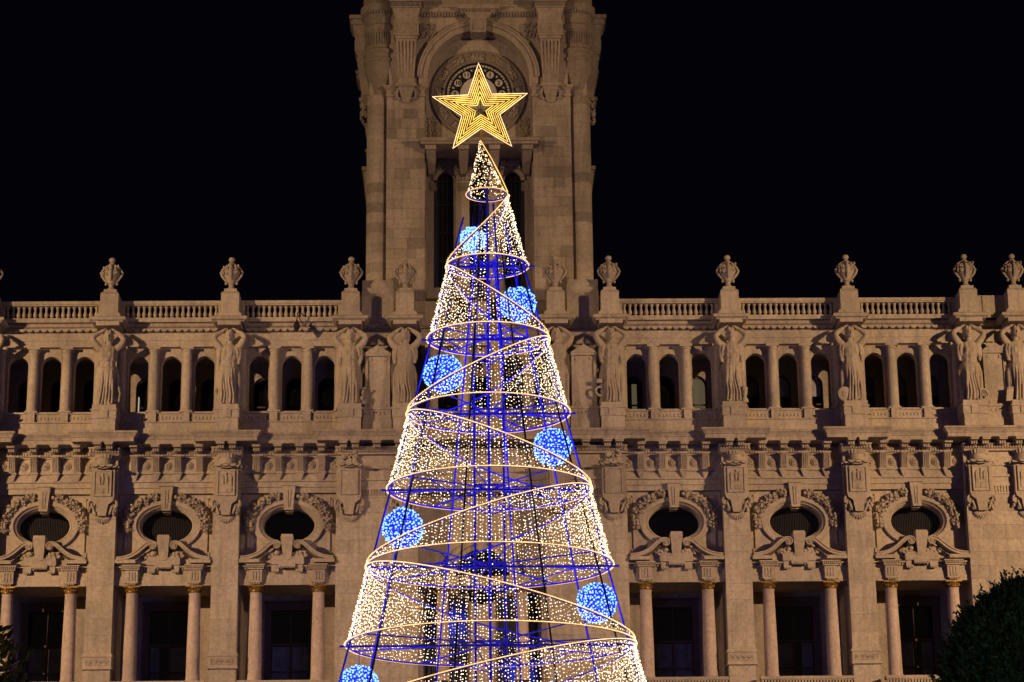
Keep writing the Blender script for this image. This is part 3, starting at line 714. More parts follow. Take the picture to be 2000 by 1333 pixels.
# ================================================================== clock tower
TC = 5.55
TOW = thing('clock_tower', 'square granite clock tower with round corner turrets rising behind the light tree', 'tower', (0, TC, 28.0))
TO = (0, 0, 28.0)     # tower parts are written in heights above the square, shifted to the tower's base
def tob(name, me, parent=None, loc=(0,0,0), rot=None, scale=None, **k):
    if parent is None: loc = (loc[0], loc[1], loc[2]-28.0); parent = TOW
    return ob(name, me, parent, loc, rot, scale, **k)
F = -4.55
ob('core', MB().box(-2.3,2.3,F+1.62,4.5,0,18).box(-4.4,-2.2,F+.25,4.5,0,18).box(2.2,4.4,F+.25,4.5,0,18).box(-4.3,4.3,-4.2,4.3,14.6,19).mesh('core', STONE_D), TOW)
rt_ = random.Random(21)
SIDES = (0, PI/2, -PI/2)
pier_t = MB().box(-.755,.755,F+.03,F+1.4,30.0,38.2).mesh('pier', STONE_T)
imp = MB(); imp.box(-.80,.80,F-.06,F+1.4,38.16,38.26); imp.box(-.775,.775,F-.02,F+1.4,38.26,38.46); imp.frus((-.80,.80,F-.05,F+1.4),(-.88,.88,F-.14,F+1.4),38.46,38.54); imp.box(-.90,.90,F-.16,F+1.4,38.54,38.62)
imp_me = imp.mesh('impost', STONE_T)
con = MB(); con.frus((-.31,.31,F-.20,F+.2),(-.42,.42,F-.42,F+.2),38.66,40.60); con.box(-.45,.45,F-.47,F+.2,40.52,40.64); con.box(-.50,.50,F-.52,F+.2,40.64,41.28); con.box(-.46,.46,F-.48,F+.2,41.28,41.5); con.frus((-.46,.46,F-.48,F+.2),(-.56,.56,F-.62,F+.2),41.5,41.80); con.box(-.62,.62,F-.68,F+.2,41.80,41.86); con.box(-.62,.62,F-.64,F+.2,41.86,42.04); con.box(-.70,.70,F-.76,F+.2,42.04,42.2)
con.box(-.40,-.36,F-.54,F-.5,40.74,41.18); con.box(.36,.40,F-.54,F-.5,40.74,41.18); con.box(-.36,.36,F-.54,F-.5,41.14,41.18); con.box(-.36,.36,F-.54,F-.5,40.74,40.78)
for i in range(-2, 4):
    t = (i-.5); con.frus((t*.115-.028,t*.115+.028,F-.235,F),(t*.15-.034,t*.15+.034,F-.455,F),38.86,40.42)
dents(con,-.60,.60,F-.64,41.88,42.02,.06,.1,.07)
con_me = con.mesh('console', STONE_T)
pen = MB(); pen.box(-.42,.42,F-.34,F+.1,38.50,38.64); pen.frus((-.18,.18,F-.14,F+.1),(-.33,.33,F-.28,F+.1),38.05,38.5); pen.frus((-.10,.10,F-.08,F+.1),(-.25,.25,F-.18,F+.1),37.88,38.06)
for s in (-1,1): pen.tube([(s*.30,F-.2,38.48),(s*.40,F-.16,38.3),(s*.36,F-.14,38.1),(s*.26,F-.12,38.0)], .05, 6)
pen_me = pen.mesh('pendant', STONE_T, 40)
CZ = 38.98
sw = MB().prism([(-3.62,38.6),(-2.10,38.6)]+[(-2.10*math.cos(PI*k/28),CZ+2.10*math.sin(PI*k/28)) for k in range(29)]+[(2.10,38.6),(3.62,38.6),(3.62,42.5),(-3.62,42.5)], F, F+.70).mesh('arch_wall', STONE_T)
arc = MB(); n = 40
for r0_, r1_, y in ((2.06,2.30,F-.08),(2.30,2.42,F-.15),(2.42,2.48,F-.19)):
    for k in range(n):
        a, b = PI*k/n, PI*(k+1)/n
        arc.prism([(r0_*math.cos(a),CZ+r0_*math.sin(a)),(r1_*math.cos(a),CZ+r1_*math.sin(a)),(r1_*math.cos(b),CZ+r1_*math.sin(b)),(r0_*math.cos(b),CZ+r0_*math.sin(b))], y, F+.3)
for s in (-1,1):
    x0_, x1_ = sorted((s*2.06, s*2.42)); arc.box(x0_, x1_, F-.08, F+.3, 38.62, CZ)
arc_me = fix_normals(arc.mesh('archivolt', STONE_T))
crn_t = MB().sweep([(-.2,41.62),(.06,41.62),(.08,41.78),(.2,41.82),(.24,41.9),(.24,41.98),(.10,42.02),(-.2,42.05)], [(-3.5,F),(-.62,F),(-.62,F-.34),(.62,F-.34),(.62,F),(3.5,F)]).mesh('cornice', STONE_T)
dt = MB(); dents(dt,-2.35,-.7,F-.08,41.64,41.78,.07,.115,.07); dents(dt,.7,2.35,F-.08,41.64,41.78,.07,.115,.07); dents(dt,-.6,.6,F-.42,41.64,41.78,.07,.115,.07); dt_me = dt.mesh('dentil_course', STONE_T)
key = MB(); key.frus((-.30,.30,F-.32,F+.4),(-.36,.36,F-.42,F+.4),40.86,41.36); key.box(-.33,.33,F-.44,F+.4,41.36,41.42); key.frus((-.38,.38,F-.44,F+.4),(-.55,.55,F-.56,F+.4),41.42,41.64); key.box(-.20,.20,F-.40,F-.3,40.98,41.28)
key_me = key.mesh('key_bracket', STONE_T)
spand = [lumps([(s*rt_.uniform(1.75,2.35), F-.03, rt_.uniform(40.75,41.35)) for i in range(130)], .045, 9).mesh('carved_spandrel', STONE_T, 60) for s in (-1,1)]
upw = MB().box(-3.5,3.5,F-.02,F+.6,42.2,46).mesh('upper_wall', STONE_T)
balc = MB(); balc.box(-2.42,2.42,F-.62,F+1.4,36.02,36.16); balc.box(-2.36,2.36,F-.55,F+1.4,35.92,36.02)
balc_me = balc.mesh('balcony', STONE_T)
brk = MB(); brk.box(-.22,.22,F-.42,F+1.3,35.74,35.92); brk.frus((-.10,.10,F+.85,F+1.3),(-.19,.19,F-.30,F+1.3),35.16,35.74)
brk_me = brk.mesh('balcony_bracket', STONE_T)
sbk_me = MB().box(-2.3,2.3,F-.26,F+1.2,35.86,36.02).frus((-1.9,1.9,F-.02,F+1.2),(-2.2,2.2,F-.20,F+1.2),34.1,35.86).mesh('balcony_bracket', STONE_T)
for sa in SIDES:
    R = (0, 0, sa)
    side = ob('tower_side', None, TOW, (0,0,-28.0), R)
    if sa == 0: FRONT = side
    for s in (-1, 1):
        ob('pier', pier_t, side, (s*2.95,0,0)); ob('impost', imp_me, side, (s*2.95,0,0)); ob('console', con_me, side, (s*2.92,0,0)); ob('pendant', pen_me, side, (s*2.92,0,0))
    for nme, me in (('arch_wall',sw),('archivolt',arc_me),('cornice',crn_t),('key_bracket',key_me),('upper_wall',upw),('carved_spandrel',spand[0]),('carved_spandrel',spand[1])): ob(nme, me, side)
    ob('dentil_course', dt_me, side, kind='stuff')
    if sa == 0:
        ob('balcony', balc_me, side)
        for bx in (-1.94,-.62,.62,1.94): ob('balcony_bracket', brk_me, side, (bx,0,0))
    else:
        ob('balcony_bracket', sbk_me, side)
# ashlar of the two front piers and of the reveals
for s in (-1, 1):
    ashlar(FRONT, s*2.95-.77, s*2.95+.77, 30.0, 38.16, F, .425, .36, .82, STONE_T, depth=.3, gap=.007, rnd=rt_)
    ashlar(FRONT, s*2.95-.80, s*2.95+.80, 28.0, 30.0, F-.02, .5, .4, .8, STONE_T, depth=.3, gap=.012, rnd=rt_)
    z = 30.0
    while z < 38.1:      # inner reveal stones
        h = .425; x0_, x1_ = sorted((s*2.13, s*2.185)); block(FRONT, x0_, x1_, F+.35, F+1.35, z+.007, z+h-.007, STONE_T); z += h
# corner shafts, plinths and turrets
tur = [(.44,38.1),(.48,38.55),(.66,39.0),(.80,39.35),(.83,39.42),(.83,39.70),(.89,39.74),(.89,39.84),(.84,39.88),(.84,40.04),(.92,40.10),(.92,40.22),(.82,40.30),(.80,40.36),(.80,41.04),(.88,41.10),(.92,41.28),(.85,41.36),(.85,41.66),(.92,41.72),(.96,41.90),(1.07,42.02),(1.07,42.18),(.92,42.24),(.92,46)]
tm = MB().lathe(tur, 0, 0, 40)
for k in range(40):
    t = 2*PI*k/40; c, s_ = math.cos(t), math.sin(t); e = Vector((-s_, c, 0))*.038; q0 = Vector((c*.79, s_*.79, 0)); q1 = Vector((c*.845, s_*.845, 0))
    V = [q0-e, q1-e*.7, q1+e*.7, q0+e]; tm.add([(v.x,v.y,40.46) for v in V]+[(v.x,v.y,40.98) for v in V], [(0,3,2,1),(4,5,6,7),(0,1,5,4),(1,2,6,5),(2,3,7,6)])
    e2 = Vector((-s_, c, 0))*.045; q0 = Vector((c*.9, s_*.9, 0)); q1 = Vector((c*1.0, s_*1.0, 0)); V = [q0-e2, q1-e2, q1+e2, q0+e2]
    tm.add([(v.x,v.y,41.76) for v in V]+[(v.x,v.y,41.9) for v in V], [(0,3,2,1),(4,5,6,7),(0,1,5,4),(1,2,6,5),(2,3,7,6)])
tur_me = tm.mesh('turret', STONE_T, 30)
shp = MB().lathe([(.46,30.0),(.46,30.2),(.42,30.3),(.42,38.1)], 0, 0, 20)
sh_me = shp.mesh('corner_shaft', STONE_T, 30)
drm = MB().lathe([(.425,0),(.425,.409)], 0, 0, 20).mesh('stone_block', STONE_T, 30)
pl = MB().box(-.60,.60,-.62,.60,28.0,29.92).box(-.64,.64,-.66,.62,29.92,30.02).mesh('corner_plinth', STONE_T)
for sx in (-1,1):
    for sy in (-1,1):
        if sy > 0: continue
        ts = tob('corner_turret', tur_me, None, (sx*3.97, -4.02, 0), None, (.80,.80,1))
        cs = tob('corner_shaft', sh_me, None, (sx*4.10,-4.12,0))
        for k in range(19): ob('stone_block', drm, cs, (0,0,30.3+k*.42))
        tob('corner_plinth', pl, None, (sx*3.96,-4.10,0))
        tob('corner_wall', MB().box(-.35,.35,0,.9,30,42).mesh('corner_wall', STONE_T), None, (sx*3.9,-4.1,0))
# carved side brackets seen at the tower's outline
sb = lumps([(rt_.uniform(-.18,.12), rt_.uniform(-.3,.3), 37.6+rt_.random()*1.15) for i in range(110)], .085, 15, .9).mesh('carved_bracket', STONE_T, 60)
for sx in (-1,1): tob('carved_bracket', sb, None, (sx*4.62,-3.1,0))
# recess: three tall windows, clock
tw = MB().hole_plate((-.72,.72,30.0,36.0), arch_pts(.40,35.0,30.45), F+1.22, F+1.55).mesh('window_wall', STONE_T)
twf = MB()
for r0_, r1_, y in ((.40,.50,F+1.17),(.50,.56,F+1.14)):
    for k in range(18):
        a, b = PI*k/18, PI*(k+1)/18
        twf.prism([(r0_*math.cos(a),35+r0_*math.sin(a)),(r1_*math.cos(a),35+r1_*math.sin(a)),(r1_*math.cos(b),35+r1_*math.sin(b)),(r0_*math.cos(b),35+r0_*math.sin(b))], y, F+1.3)
for i in range(-3,4):
    for s in (-1,1): twf.box(s*.56+i*.04-.012, s*.56+i*.04+.012, F+1.19, F+1.3, 34.55, 34.9)
tw_arch = fix_normals(twf.mesh('window_arch', STONE_T))
tb = MB(); tb.box(-.40,-.36,F+1.36,F+1.42,30.45,35.0); tb.box(.36,.40,F+1.36,F+1.42,30.45,35.0)
for zz in (31.6,32.8,34.0,35.0): tb.box(-.38,.38,F+1.37,F+1.41,zz-.02,zz+.02)
tb.box(-.012,.012,F+1.37,F+1.41,30.45,35.4); tb.box(-.2,-.185,F+1.375,F+1.41,30.45,35.3); tb.box(.185,.2,F+1.375,F+1.41,30.45,35.3)
tb_me = tb.mesh('glazing_bars', IRON)
tp = MB().prism(arch_pts(.395,35.0,30.46), F+1.45, F+1.455).mesh('pane', GLASS)
for xx in (-1.30,0,1.30):
    ob('window_wall', tw, FRONT, (xx*1.107,0,0)); w = tob('arched_window', tw_arch, None, (xx,0,0)); ob('glazing_bars', tb_me, w); ob('pane', tp, w)
rc = MB().box(-2.2,2.2,F+.68,F+1.55,36.16,41.3); ob('clock_wall', rc.mesh('clock_wall', STONE_T), FRONT)
cpn = lumps([(rt_.uniform(-.38,.38), F+1.10, rt_.uniform(35.5,35.85)) for i in range(110)], .04, 31).mesh('carved_panel', STONE_T, 60)
for xx in (-1.28,0,1.28): ob('carved_panel', cpn, FRONT, (xx,0,0))
for s in (-1,1): ob('carved_panel', lumps([(s*rt_.uniform(1.65,2.05), F+.66, rt_.uniform(36.7,37.5)) for i in range(110)], .045, 33).mesh('carved_panel', STONE_T, 60), FRONT)
sr = MB()
def annulus(mb, r0_, r1_, y0, y1, a0=0, a1=2*PI, n=64, cz=0, cx=0):
    for k in range(n):
        a, b = a0+(a1-a0)*k/n, a0+(a1-a0)*(k+1)/n
        mb.prism([(cx+r0_*math.cos(a),cz+r0_*math.sin(a)),(cx+r1_*math.cos(a),cz+r1_*math.sin(a)),(cx+r1_*math.cos(b),cz+r1_*math.sin(b)),(cx+r0_*math.cos(b),cz+r0_*math.sin(b))], y0, y1)
CK = tob('clock', None, None, (0, F+.68, 38.52))
annulus(sr,1.37,1.47,-.13,.0); annulus(sr,1.82,1.92,-.11,.0); annulus(sr,1.47,1.82,-.07,.0)
for k in range(12):
    a = 2*PI*(k+.5)/12
    if k % 2 == 0 or True: annulus(sr,1.47,1.82,-.12,.0,a-.075,a+.075,4)
ob('stone_surround', fix_normals(sr.mesh('stone_surround', STONE_T)), CK)
lr = []
for i in range(900):
    a = rt_.random()*2*PI
    if abs((a*12/(2*PI)-.5) % 1 - 0) < .22: continue
    r = rt_.uniform(1.52,1.77); lr.append((r*math.cos(a), -.09, r*math.sin(a)))
ob('carved_ring', lumps(lr, .032, 34).mesh('carved_ring', STONE_T, 60), CK, kind='stuff')
fc = MB(); fc.prism([(1.37*math.cos(2*PI*k/64),1.37*math.sin(2*PI*k/64)) for k in range(64)], -.06, -.01); ob('dial', fc.mesh('dial', ENAMEL), CK)
dk = MB(); annulus(dk,1.29,1.365,-.10,-.058); annulus(dk,.76,1.16,-.085,-.058); annulus(dk,1.155,1.185,-.095,-.058)
for k in range(60):
    a = 2*PI*k/60; annulus(dk,1.19,1.285 if k % 5 == 0 else 1.24,-.09,-.058,a-.012,a+.012,1)
ob('dial_ring', fix_normals(dk.mesh('dial_ring', BLACK)), CK)
numd = MB().prism([(.155*math.cos(2*PI*k/28),.155*math.sin(2*PI*k/28)) for k in range(28)], -.10, -.086).mesh('numeral_disc', ENAMEL)
tri = MB().prism([(-.055,.06),(.055,.06),(0,-.05)], -.098, -.086).mesh('ornament', ENAMEL)
for h in range(1, 13):
    a = PI/2-h*PI/6; nd = ob('numeral_disc', numd, CK, (.96*math.cos(a),0,.96*math.sin(a)))
    cu = bpy.data.curves.new('numeral','FONT'); cu.body = str(h); cu.size = .25; cu.align_x = 'CENTER'; cu.align_y = 'CENTER'; cu.extrude = .004; cu.offset = .006; cu.materials.append(BLACK)
    tmp = bpy.data.objects.new('t', cu); COL.objects.link(tmp); tme = bpy.data.meshes.new_from_object(tmp.evaluated_get(bpy.context.evaluated_depsgraph_get())); bpy.data.objects.remove(tmp); bpy.data.curves.remove(cu)
    ob('numeral', tme, CK, (.96*math.cos(a),-.108,.96*math.sin(a)), (PI/2,0,0))
    a2 = a+PI/12; ob('ornament', tri, CK, (1.04*math.cos(a2),0,1.04*math.sin(a2)), (0,-(a2-PI/2),0))
hd = MB().box(-.03,.03,-.14,-.11,-.2,.72); ob('hour_hand', hd.mesh('hour_hand', BLACK), CK, rot=(0,2.35,0))
hd = MB().box(-.022,.022,-.17,-.14,-.2,1.1); ob('minute_hand', hd.mesh('minute_hand', BLACK), CK, rot=(0,-2.2,0))

# ================================================================== statues
def body_mesh(seed, knee, sleeves=True):
    rs = random.Random(seed); mb = MB(); n = 72
    st = [(0.0,.40,.36),(.05,.43,.38),(.2,.41,.36),(.5,.385,.33),(.9,.365,.31),(1.2,.37,.30),(1.42,.375,.29),(1.50,.385,.30),(1.52,.33,.255),(1.70,.30,.235),(1.80,.30,.24),(1.84,.345,.27),(2.0,.37,.30),(2.12,.36,.29),(2.25,.36,.24),(2.36,.30,.19),(2.44,.15,.13),(2.50,.115,.115),(2.62,.11,.115)]
    # denser rows
    rows = []
    for i in range(len(st)-1):
        z0, z1 = st[i][0], st[i+1][0]; k = max(1, int((z1-z0)/.06))
        for j in range(k): rows.append(tuple(st[i][q]+(st[i+1][q]-st[i][q])*j/k for q in range(3)))
    rows.append(st[-1]); ph = [rs.uniform(0, 6.3) for _ in range(4)]; vs = []
    for z, rx, ry in rows:
        amp = .17*max(0, min(1, (1.5-z)/.8))+.015
        if 1.52 < z < 2.3: amp = .05
        if z > 2.4: amp = 0
        for k in range(n):
            t = 2*PI*k/n; front = max(0, -math.sin(t))
            w = math.cos(9*t+ph[0]+.9*math.sin(z*1.3+ph[1]))+.6*math.cos(15*t+ph[2]-.7*z)
            q = 1.03+amp*(w if w < 0 else w*.55)*1.0
            x = rx*q*math.cos(t)+.03*math.sin(z*1.4+ph[3])*knee; y = ry*q*math.sin(t)
            # forward knee and bust
            y -= .13*math.exp(-((z-.95)/.32)**2)*math.exp(-((math.cos(t)-knee*.55)/.35)**2)*front
            if 1.9 < z < 2.3:
                for sx in (-1, 1): y -= .075*math.exp(-((z-2.04)/.10)**2)*math.exp(-((rx*math.cos(t)-sx*.15)/.10)**2)*front
            vs.append((x, y, z))
    L = len(rows); fs = [(j*n+k, j*n+(k+1)%n, (j+1)*n+(k+1)%n, (j+1)*n+k) for j in range(L-1) for k in range(n)]
    fs += [list(range(n-1,-1,-1)), [(L-1)*n+k for k in range(n)]]; mb.add(vs, fs)
    # head with face
    mb.ell((0,-.03,2.79),(.165,.20,.235),18,14); mb.ell((0,-.10,2.72),(.10,.09,.12),12,8)
    mb.ell((0,-.235,2.775),(.03,.05,.065),8,6); mb.ell((0,-.205,2.865),(.12,.035,.028),10,6); mb.ell((0,-.20,2.675),(.055,.035,.02),8,5); mb.ell((0,-.155,2.62),(.05,.045,.035),8,6)
    for s in (-1,1):
        mb.ell((s*.062,-.165,2.82),(.03,.022,.018),8,5); mb.ell((s*.16,.02,2.78),(.03,.05,.06),8,6)
        for q in range(7): mb.ell((s*(.06+.018*q),-.15+.035*q,2.985-.03*q),(.06,.06,.055),8,6)
        mb.ell((s*.15,.08,2.66),(.06,.08,.14),8,6)
    mb.ell((0,.06,2.93),(.19,.19,.13),14,8); mb.ell((0,.15,2.70),(.13,.10,.18),12,8)
    # arms raised to the slab above
    for s in (-1, 1):
        j = rs.uniform(-.04,.05)
        mb.tube([(s*.26,.02,2.26),(s*.38,-.02,2.34),(s*.50,-.06,2.46+j),(s*.60,-.12,2.60+j),(s*.625,-.13,2.68+j),(s*.58,-.10,2.76+j),(s*.47,-.06,2.86+j*.5),(s*.35,-.03,2.95),(s*.26,-.02,3.0)],
                [.15,.15,.14,.12,.112,.112,.098,.08,.065], 12)
        mb.ell((s*.22,-.05,3.03),(.10,.085,.05),10,6)
        for f in range(4): mb.tube([(s*(.22-.0*f),-.05-.035*f+.05,3.06),(s*.13,-.07-.035*f+.05,3.085),(s*.07,-.07-.03*f+.05,3.06)], .019, 6)
        if sleeves:
            mb.tube([(s*.36,.0,2.34),(s*.42,-.04,2.15),(s*.43,-.06,1.9),(s*.40,-.06,1.65)], [.09,.11,.10,.05], 10)
            mb.tube([(s*.30,-.12,2.32),(s*.36,-.15,2.1),(s*.36,-.15,1.85)], [.06,.07,.03], 8)
        mb.ell((s*.16+knee*.03,-.36,.045),(.075,.15,.05),10,6)
        # side fall of the mantle
        mb.tube([(s*.34,.05,1.6),(s*.41,.0,1.2),(s*.42,-.02,.8),(s*.40,0,.3),(s*.42,0,.03)], [.06,.09,.08,.09,.11], 8)
    for q in range(5):
        x = -.24+.12*q; mb.tube([(x*.7,-.25,1.5),(x*.85+knee*.05,-.33,.95),(x+.03,-.37,.4),(x*1.1,-.40,.03)], [.02,.034,.042,.05], 6)
    mb.tube([(-.31,-.12,1.82),(0,-.27,1.80),(.31,-.12,1.82)], .03, 6)
    me = mb.mesh('body', STONE_C)
    o = bpy.data.objects.new('tmp', me); COL.objects.link(o)
    r = o.modifiers.new('r', 'REMESH'); r.mode = 'VOXEL'; r.voxel_size = .0155
    dg = bpy.context.evaluated_depsgraph_get(); out = bpy.data.meshes.new_from_object(o.evaluated_get(dg))
    bpy.data.objects.remove(o); out.name = 'caryatid'
    if not out.materials: out.materials.append(STONE_C)
    out.polygons.foreach_set('use_smooth', [True]*len(out.polygons)); out.update()
    return out
SB = [body_mesh(1,1), body_mesh(2,-1), body_mesh(3,1,False), body_mesh(4,-1)]
# attributes at their feet
disc = lathe_y([(.27,0),(.29,.03),(.27,.06),(.12,.075),(.10,.10),(.0,.10)], (0,0,0), 26).mesh('shield_disc', STONE_C, 30)
wheel = MB(); annulus(wheel,.17,.24,-.06,.06,n=24); [wheel.tube([(0,0,0),(.19*math.cos(k*PI/3),0,.19*math.sin(k*PI/3))], .025, 6) for k in range(6)]; wheel_me = fix_normals(wheel.mesh('wheel', STONE_C))
scl = MB(); scl.tube([(.02+(.05+.02*k)*math.cos(k*.45),0,(.05+.018*k)*math.sin(k*.45)) for k in range(1,15)], [.035+.002*k for k in range(1,15)], 8); scl.box(-.12,.14,-.07,.07,.26,.42); scl_me = scl.mesh('volute_capital', STONE_C, 50)
book = MB(); book.frus((-.18,.14,-.08,.10),(-.10,.18,-.05,.10),-.25,.28); book.tube([(-.1,-.06,.25),(.14,-.06,.28)],.04,6); book_me = book.mesh('scroll_bundle', STONE_C)
rs = random.Random(77)
mask = MB().ell((0,0,0),(.13,.12,.19),12,9).ell((0,-.12,-.02),(.03,.03,.05),6,5).ell((0,-.02,.12),(.15,.13,.11),10,6); mask.lathe([(.16,-.42),(.15,-.30),(.07,-.2),(.07,-.12)],0,0,12)
mask_me = mask.mesh('bust', STONE_C, 50)
gearp = lumps([(rs.uniform(-.12,.12), rs.uniform(-.1,.1), rs.uniform(-.3,.32)) for i in range(22)], .085, 12, .9).mesh('bundle', STONE_C, 60)
lyre = MB().tube([(-.1,0,-.25),(-.16,0,.0),(-.1,0,.3)],.035,7).tube([(.1,0,-.25),(.16,0,.0),(.08,0,.3)],.035,7).box(-.14,.14,-.05,.05,-.32,-.2).box(-.1,.1,-.02,.02,.18,.22).mesh('lyre', STONE_C)
sheaf = MB()
for i in range(16): sheaf.tube([(rs.uniform(-.05,.05),rs.uniform(-.05,.05),-.32),(rs.uniform(-.04,.04),0,.0),(rs.uniform(-.15,.15),rs.uniform(-.1,.1),rs.uniform(.2,.42))],[.03,.025,.03],5)
sheaf_me = sheaf.mesh('sheaf', STONE_C)
STATUES = [(-18.85,0,None,None,'robed stone caryatid cut off by the left edge of the picture'),
 (-14.23,2,lyre,(.40,-.15,.50),'robed stone caryatid with a lyre beside its leg'),
 (-9.61,1,sheaf_me,(-.42,-.1,.34),'robed stone caryatid with a sheaf standing at its left foot'),
 (-4.99,0,gearp,(.48,-.15,.34),'robed stone caryatid beside the blind niche, below the urn at the tower left corner'),
 (-2.90,3,None,None,'robed stone caryatid right of the left blind niche, next to a blue light ball'),
 (2.90,2,None,None,'robed stone caryatid half hidden by the right flank of the light tree'),
 (4.99,1,scl_me,(-.50,-.15,.55),'robed stone caryatid with a curled capital at its foot, right of the light tree'),
 (9.61,3,mask_me,(.46,-.15,.44),'robed stone caryatid with a small bust at its foot'),
 (14.23,0,disc,(-.42,-.30,.30),'robed stone caryatid with a round shield disc at its foot'),
 (18.85,1,wheel_me,(.40,-.3,.25),'robed stone caryatid with a wheel at its foot near the right edge'),
 (20.72,0,book_me,(-.48,-.2,.26),'rightmost robed stone caryatid, with a bundle of scrolls at its foot')]
rs = random.Random(8)
for x, k, att, off, lab in STATUES:
    o = ob('caryatid', SB[k], None, (x-(.08 if x > 18 else 0), -.98, 24.70), (0,0,rs.uniform(-.06,.06)), (.94,.96,1.005), label=lab, category='statue', group='caryatids carrying the top cornice')
    if att: ob(att.name, att, o, off)

# ================================================================== urns
um = MB().lathe([(.20,0),(.20,.06),(.15,.09),(.10,.16),(.09,.22),(.12,.26),(.15,.28),(.13,.31),(.16,.37),(.22,.50),(.28,.63),(.31,.73),(.28,.79),(.29,.83),(.23,.89),(.18,.97),(.13,1.05),(.10,1.09),(.12,1.11),(.08,1.14),(.06,1.17),(.10,1.19),(.125,1.25),(.11,1.32),(.06,1.36),(.0,1.37)], 0, 0, 32,
   lambda t, z: 1+(.055*abs(math.cos(6*t)) if .36 < z < .82 else (.05*math.cos(8*t) if .84 < z < 1.08 else 0)))
ru = random.Random(2)
for s in (-1,1):
    for yy in (0,):
        um.tube([(s*.10,0,1.08),(s*.20,0,1.01),(s*.34,0,.87),(s*.41,0,.74),(s*.37,0,.61),(s*.27,0,.47),(s*.20,0,.38),(s*.19,0,.30)], [.03,.045,.05,.055,.05,.045,.04,.03], 8)
        um.ell((s*.21,0,.30),(.05,.06,.06),8,6)
    for q in range(14): um.ell((s*ru.uniform(.05,.3), ru.uniform(-.3,-.18), ru.uniform(.62,.98)), (.045,.04,.05), 6, 4, 0, .2)
um.tube([(0,-.12,1.06),(0,-.27,.95),(0,-.35,.76),(0,-.30,.55),(0,-.2,.40)],[.03,.045,.05,.045,.03],8); um.ell((0,-.30,.86),(.06,.05,.08),8,6)
urn_me = um.mesh('stone_urn', STONE_C, 40)
URNL = {-18.85:'stone urn cut off by the left edge of the picture', -14.23:'carved stone urn on the parapet, farthest left one in full view', -9.61:'carved stone urn on the parapet, second full one from the left', -4.99:'carved stone urn against the black sky just left of the tower',
 -2.9:'carved stone urn standing in front of the tower left pier', 2.9:'carved stone urn standing in front of the tower right pier', 4.99:'carved stone urn against the black sky just right of the tower', 9.61:'carved stone urn on the parapet, second one right of the tower', 14.23:'carved stone urn on the parapet, third one right of the tower',
 18.85:'carved stone urn left of the solid parapet piece near the right edge', 20.72:'rightmost carved stone urn, right of the solid parapet piece'}
for x in STX: ob('stone_urn', urn_me, None, (x,-.83,29.37), (0,0,0), label=URNL[round(x,2)], category='urn', group='urns along the roof parapet')

# ================================================================== hanging lantern at the balustrade
LN = thing('hanging_lantern', 'small dark iron lantern hanging from the balustrade left of the tower', 'lantern', (-7.05,-1.05,27.80))
ob('bracket_arm', MB().tube([(.25,.55,.62),(.12,.1,.66),(.02,0,.60),(0,0,.30)], .025, 6).tube([(.22,.5,.25),(.05,.05,.5)], .02, 6).mesh('bracket_arm', IRON), LN)
ob('cage', MB().lathe([(.03,.28),(.07,.24),(.13,.12),(.12,.02),(.06,-.10),(.02,-.14)],0,0,6).mesh('cage', IRON), LN)
ob('crown', MB().lathe([(.09,.22),(.06,.27),(.02,.33)],0,0,6).mesh('crown', IRON), LN)

# ================================================================== light tree
TX, TY = 0.07, -21.6
RZ = [25.74 - 2.245*k for k in range(12)]            # ring levels
SLOPE = 0.2560
def RAD(z): return 0.58 + (25.74 - z)*SLOPE
TREE = thing('light_tree', 'tall cone shaped light tree of white bulb curtains, amber rope lights and steel frame', 'light tree', (TX, TY, 0))
NSEG = 96
def ico():
    bm = bmesh.new(); bmesh.ops.create_icosphere(bm, subdivisions=1, radius=1); v = np.array([p.co[:] for p in bm.verts]); f = np.array([[q.index for q in p.verts] for p in bm.faces]); bm.free(); return v, f
ICV, ICF = ico()
def dots_mesh(name, pts, rad, mats, mi):
    pts = np.asarray(pts, float); n = len(pts); rad = np.broadcast_to(np.asarray(rad, float), (n,)); nv, nf = len(ICV), len(ICF)
    V = (pts[:, None, :] + ICV[None]*rad[:, None, None]).reshape(-1, 3)
    Fc = (ICF[None] + (np.arange(n)*nv)[:, None, None]).reshape(-1, 3)
    me = bpy.data.meshes.new(name); me.vertices.add(len(V)); me.vertices.foreach_set('co', V.ravel().astype(np.float32))
    me.loops.add(Fc.size); me.loops.foreach_set('vertex_index', Fc.ravel().astype(np.int32))
    me.polygons.add(len(Fc)); me.polygons.foreach_set('loop_start', (np.arange(len(Fc))*3).astype(np.int32))
    for m_ in mats: me.materials.append(m_)
    me.polygons.foreach_set('material_index', np.repeat(np.asarray(mi, np.int32), nf))
    me.polygons.foreach_set('use_smooth', np.ones(len(Fc), bool)); me.update(calc_edges=True); return me
def ring_path(zf, extra=0.0, n=NSEG):
    out = []
    for k in range(n):
        t = 2*PI*k/n; z = zf(t); r = RAD(z)+extra; out.append((r*math.cos(t), r*math.sin(t), z))
    return out
LEDMATS = [LED_W, LED_Y, LED_C]
def led_kinds(n): return RNG.choice(3, size=n, p=[.70,.29,.01])
SEC = []
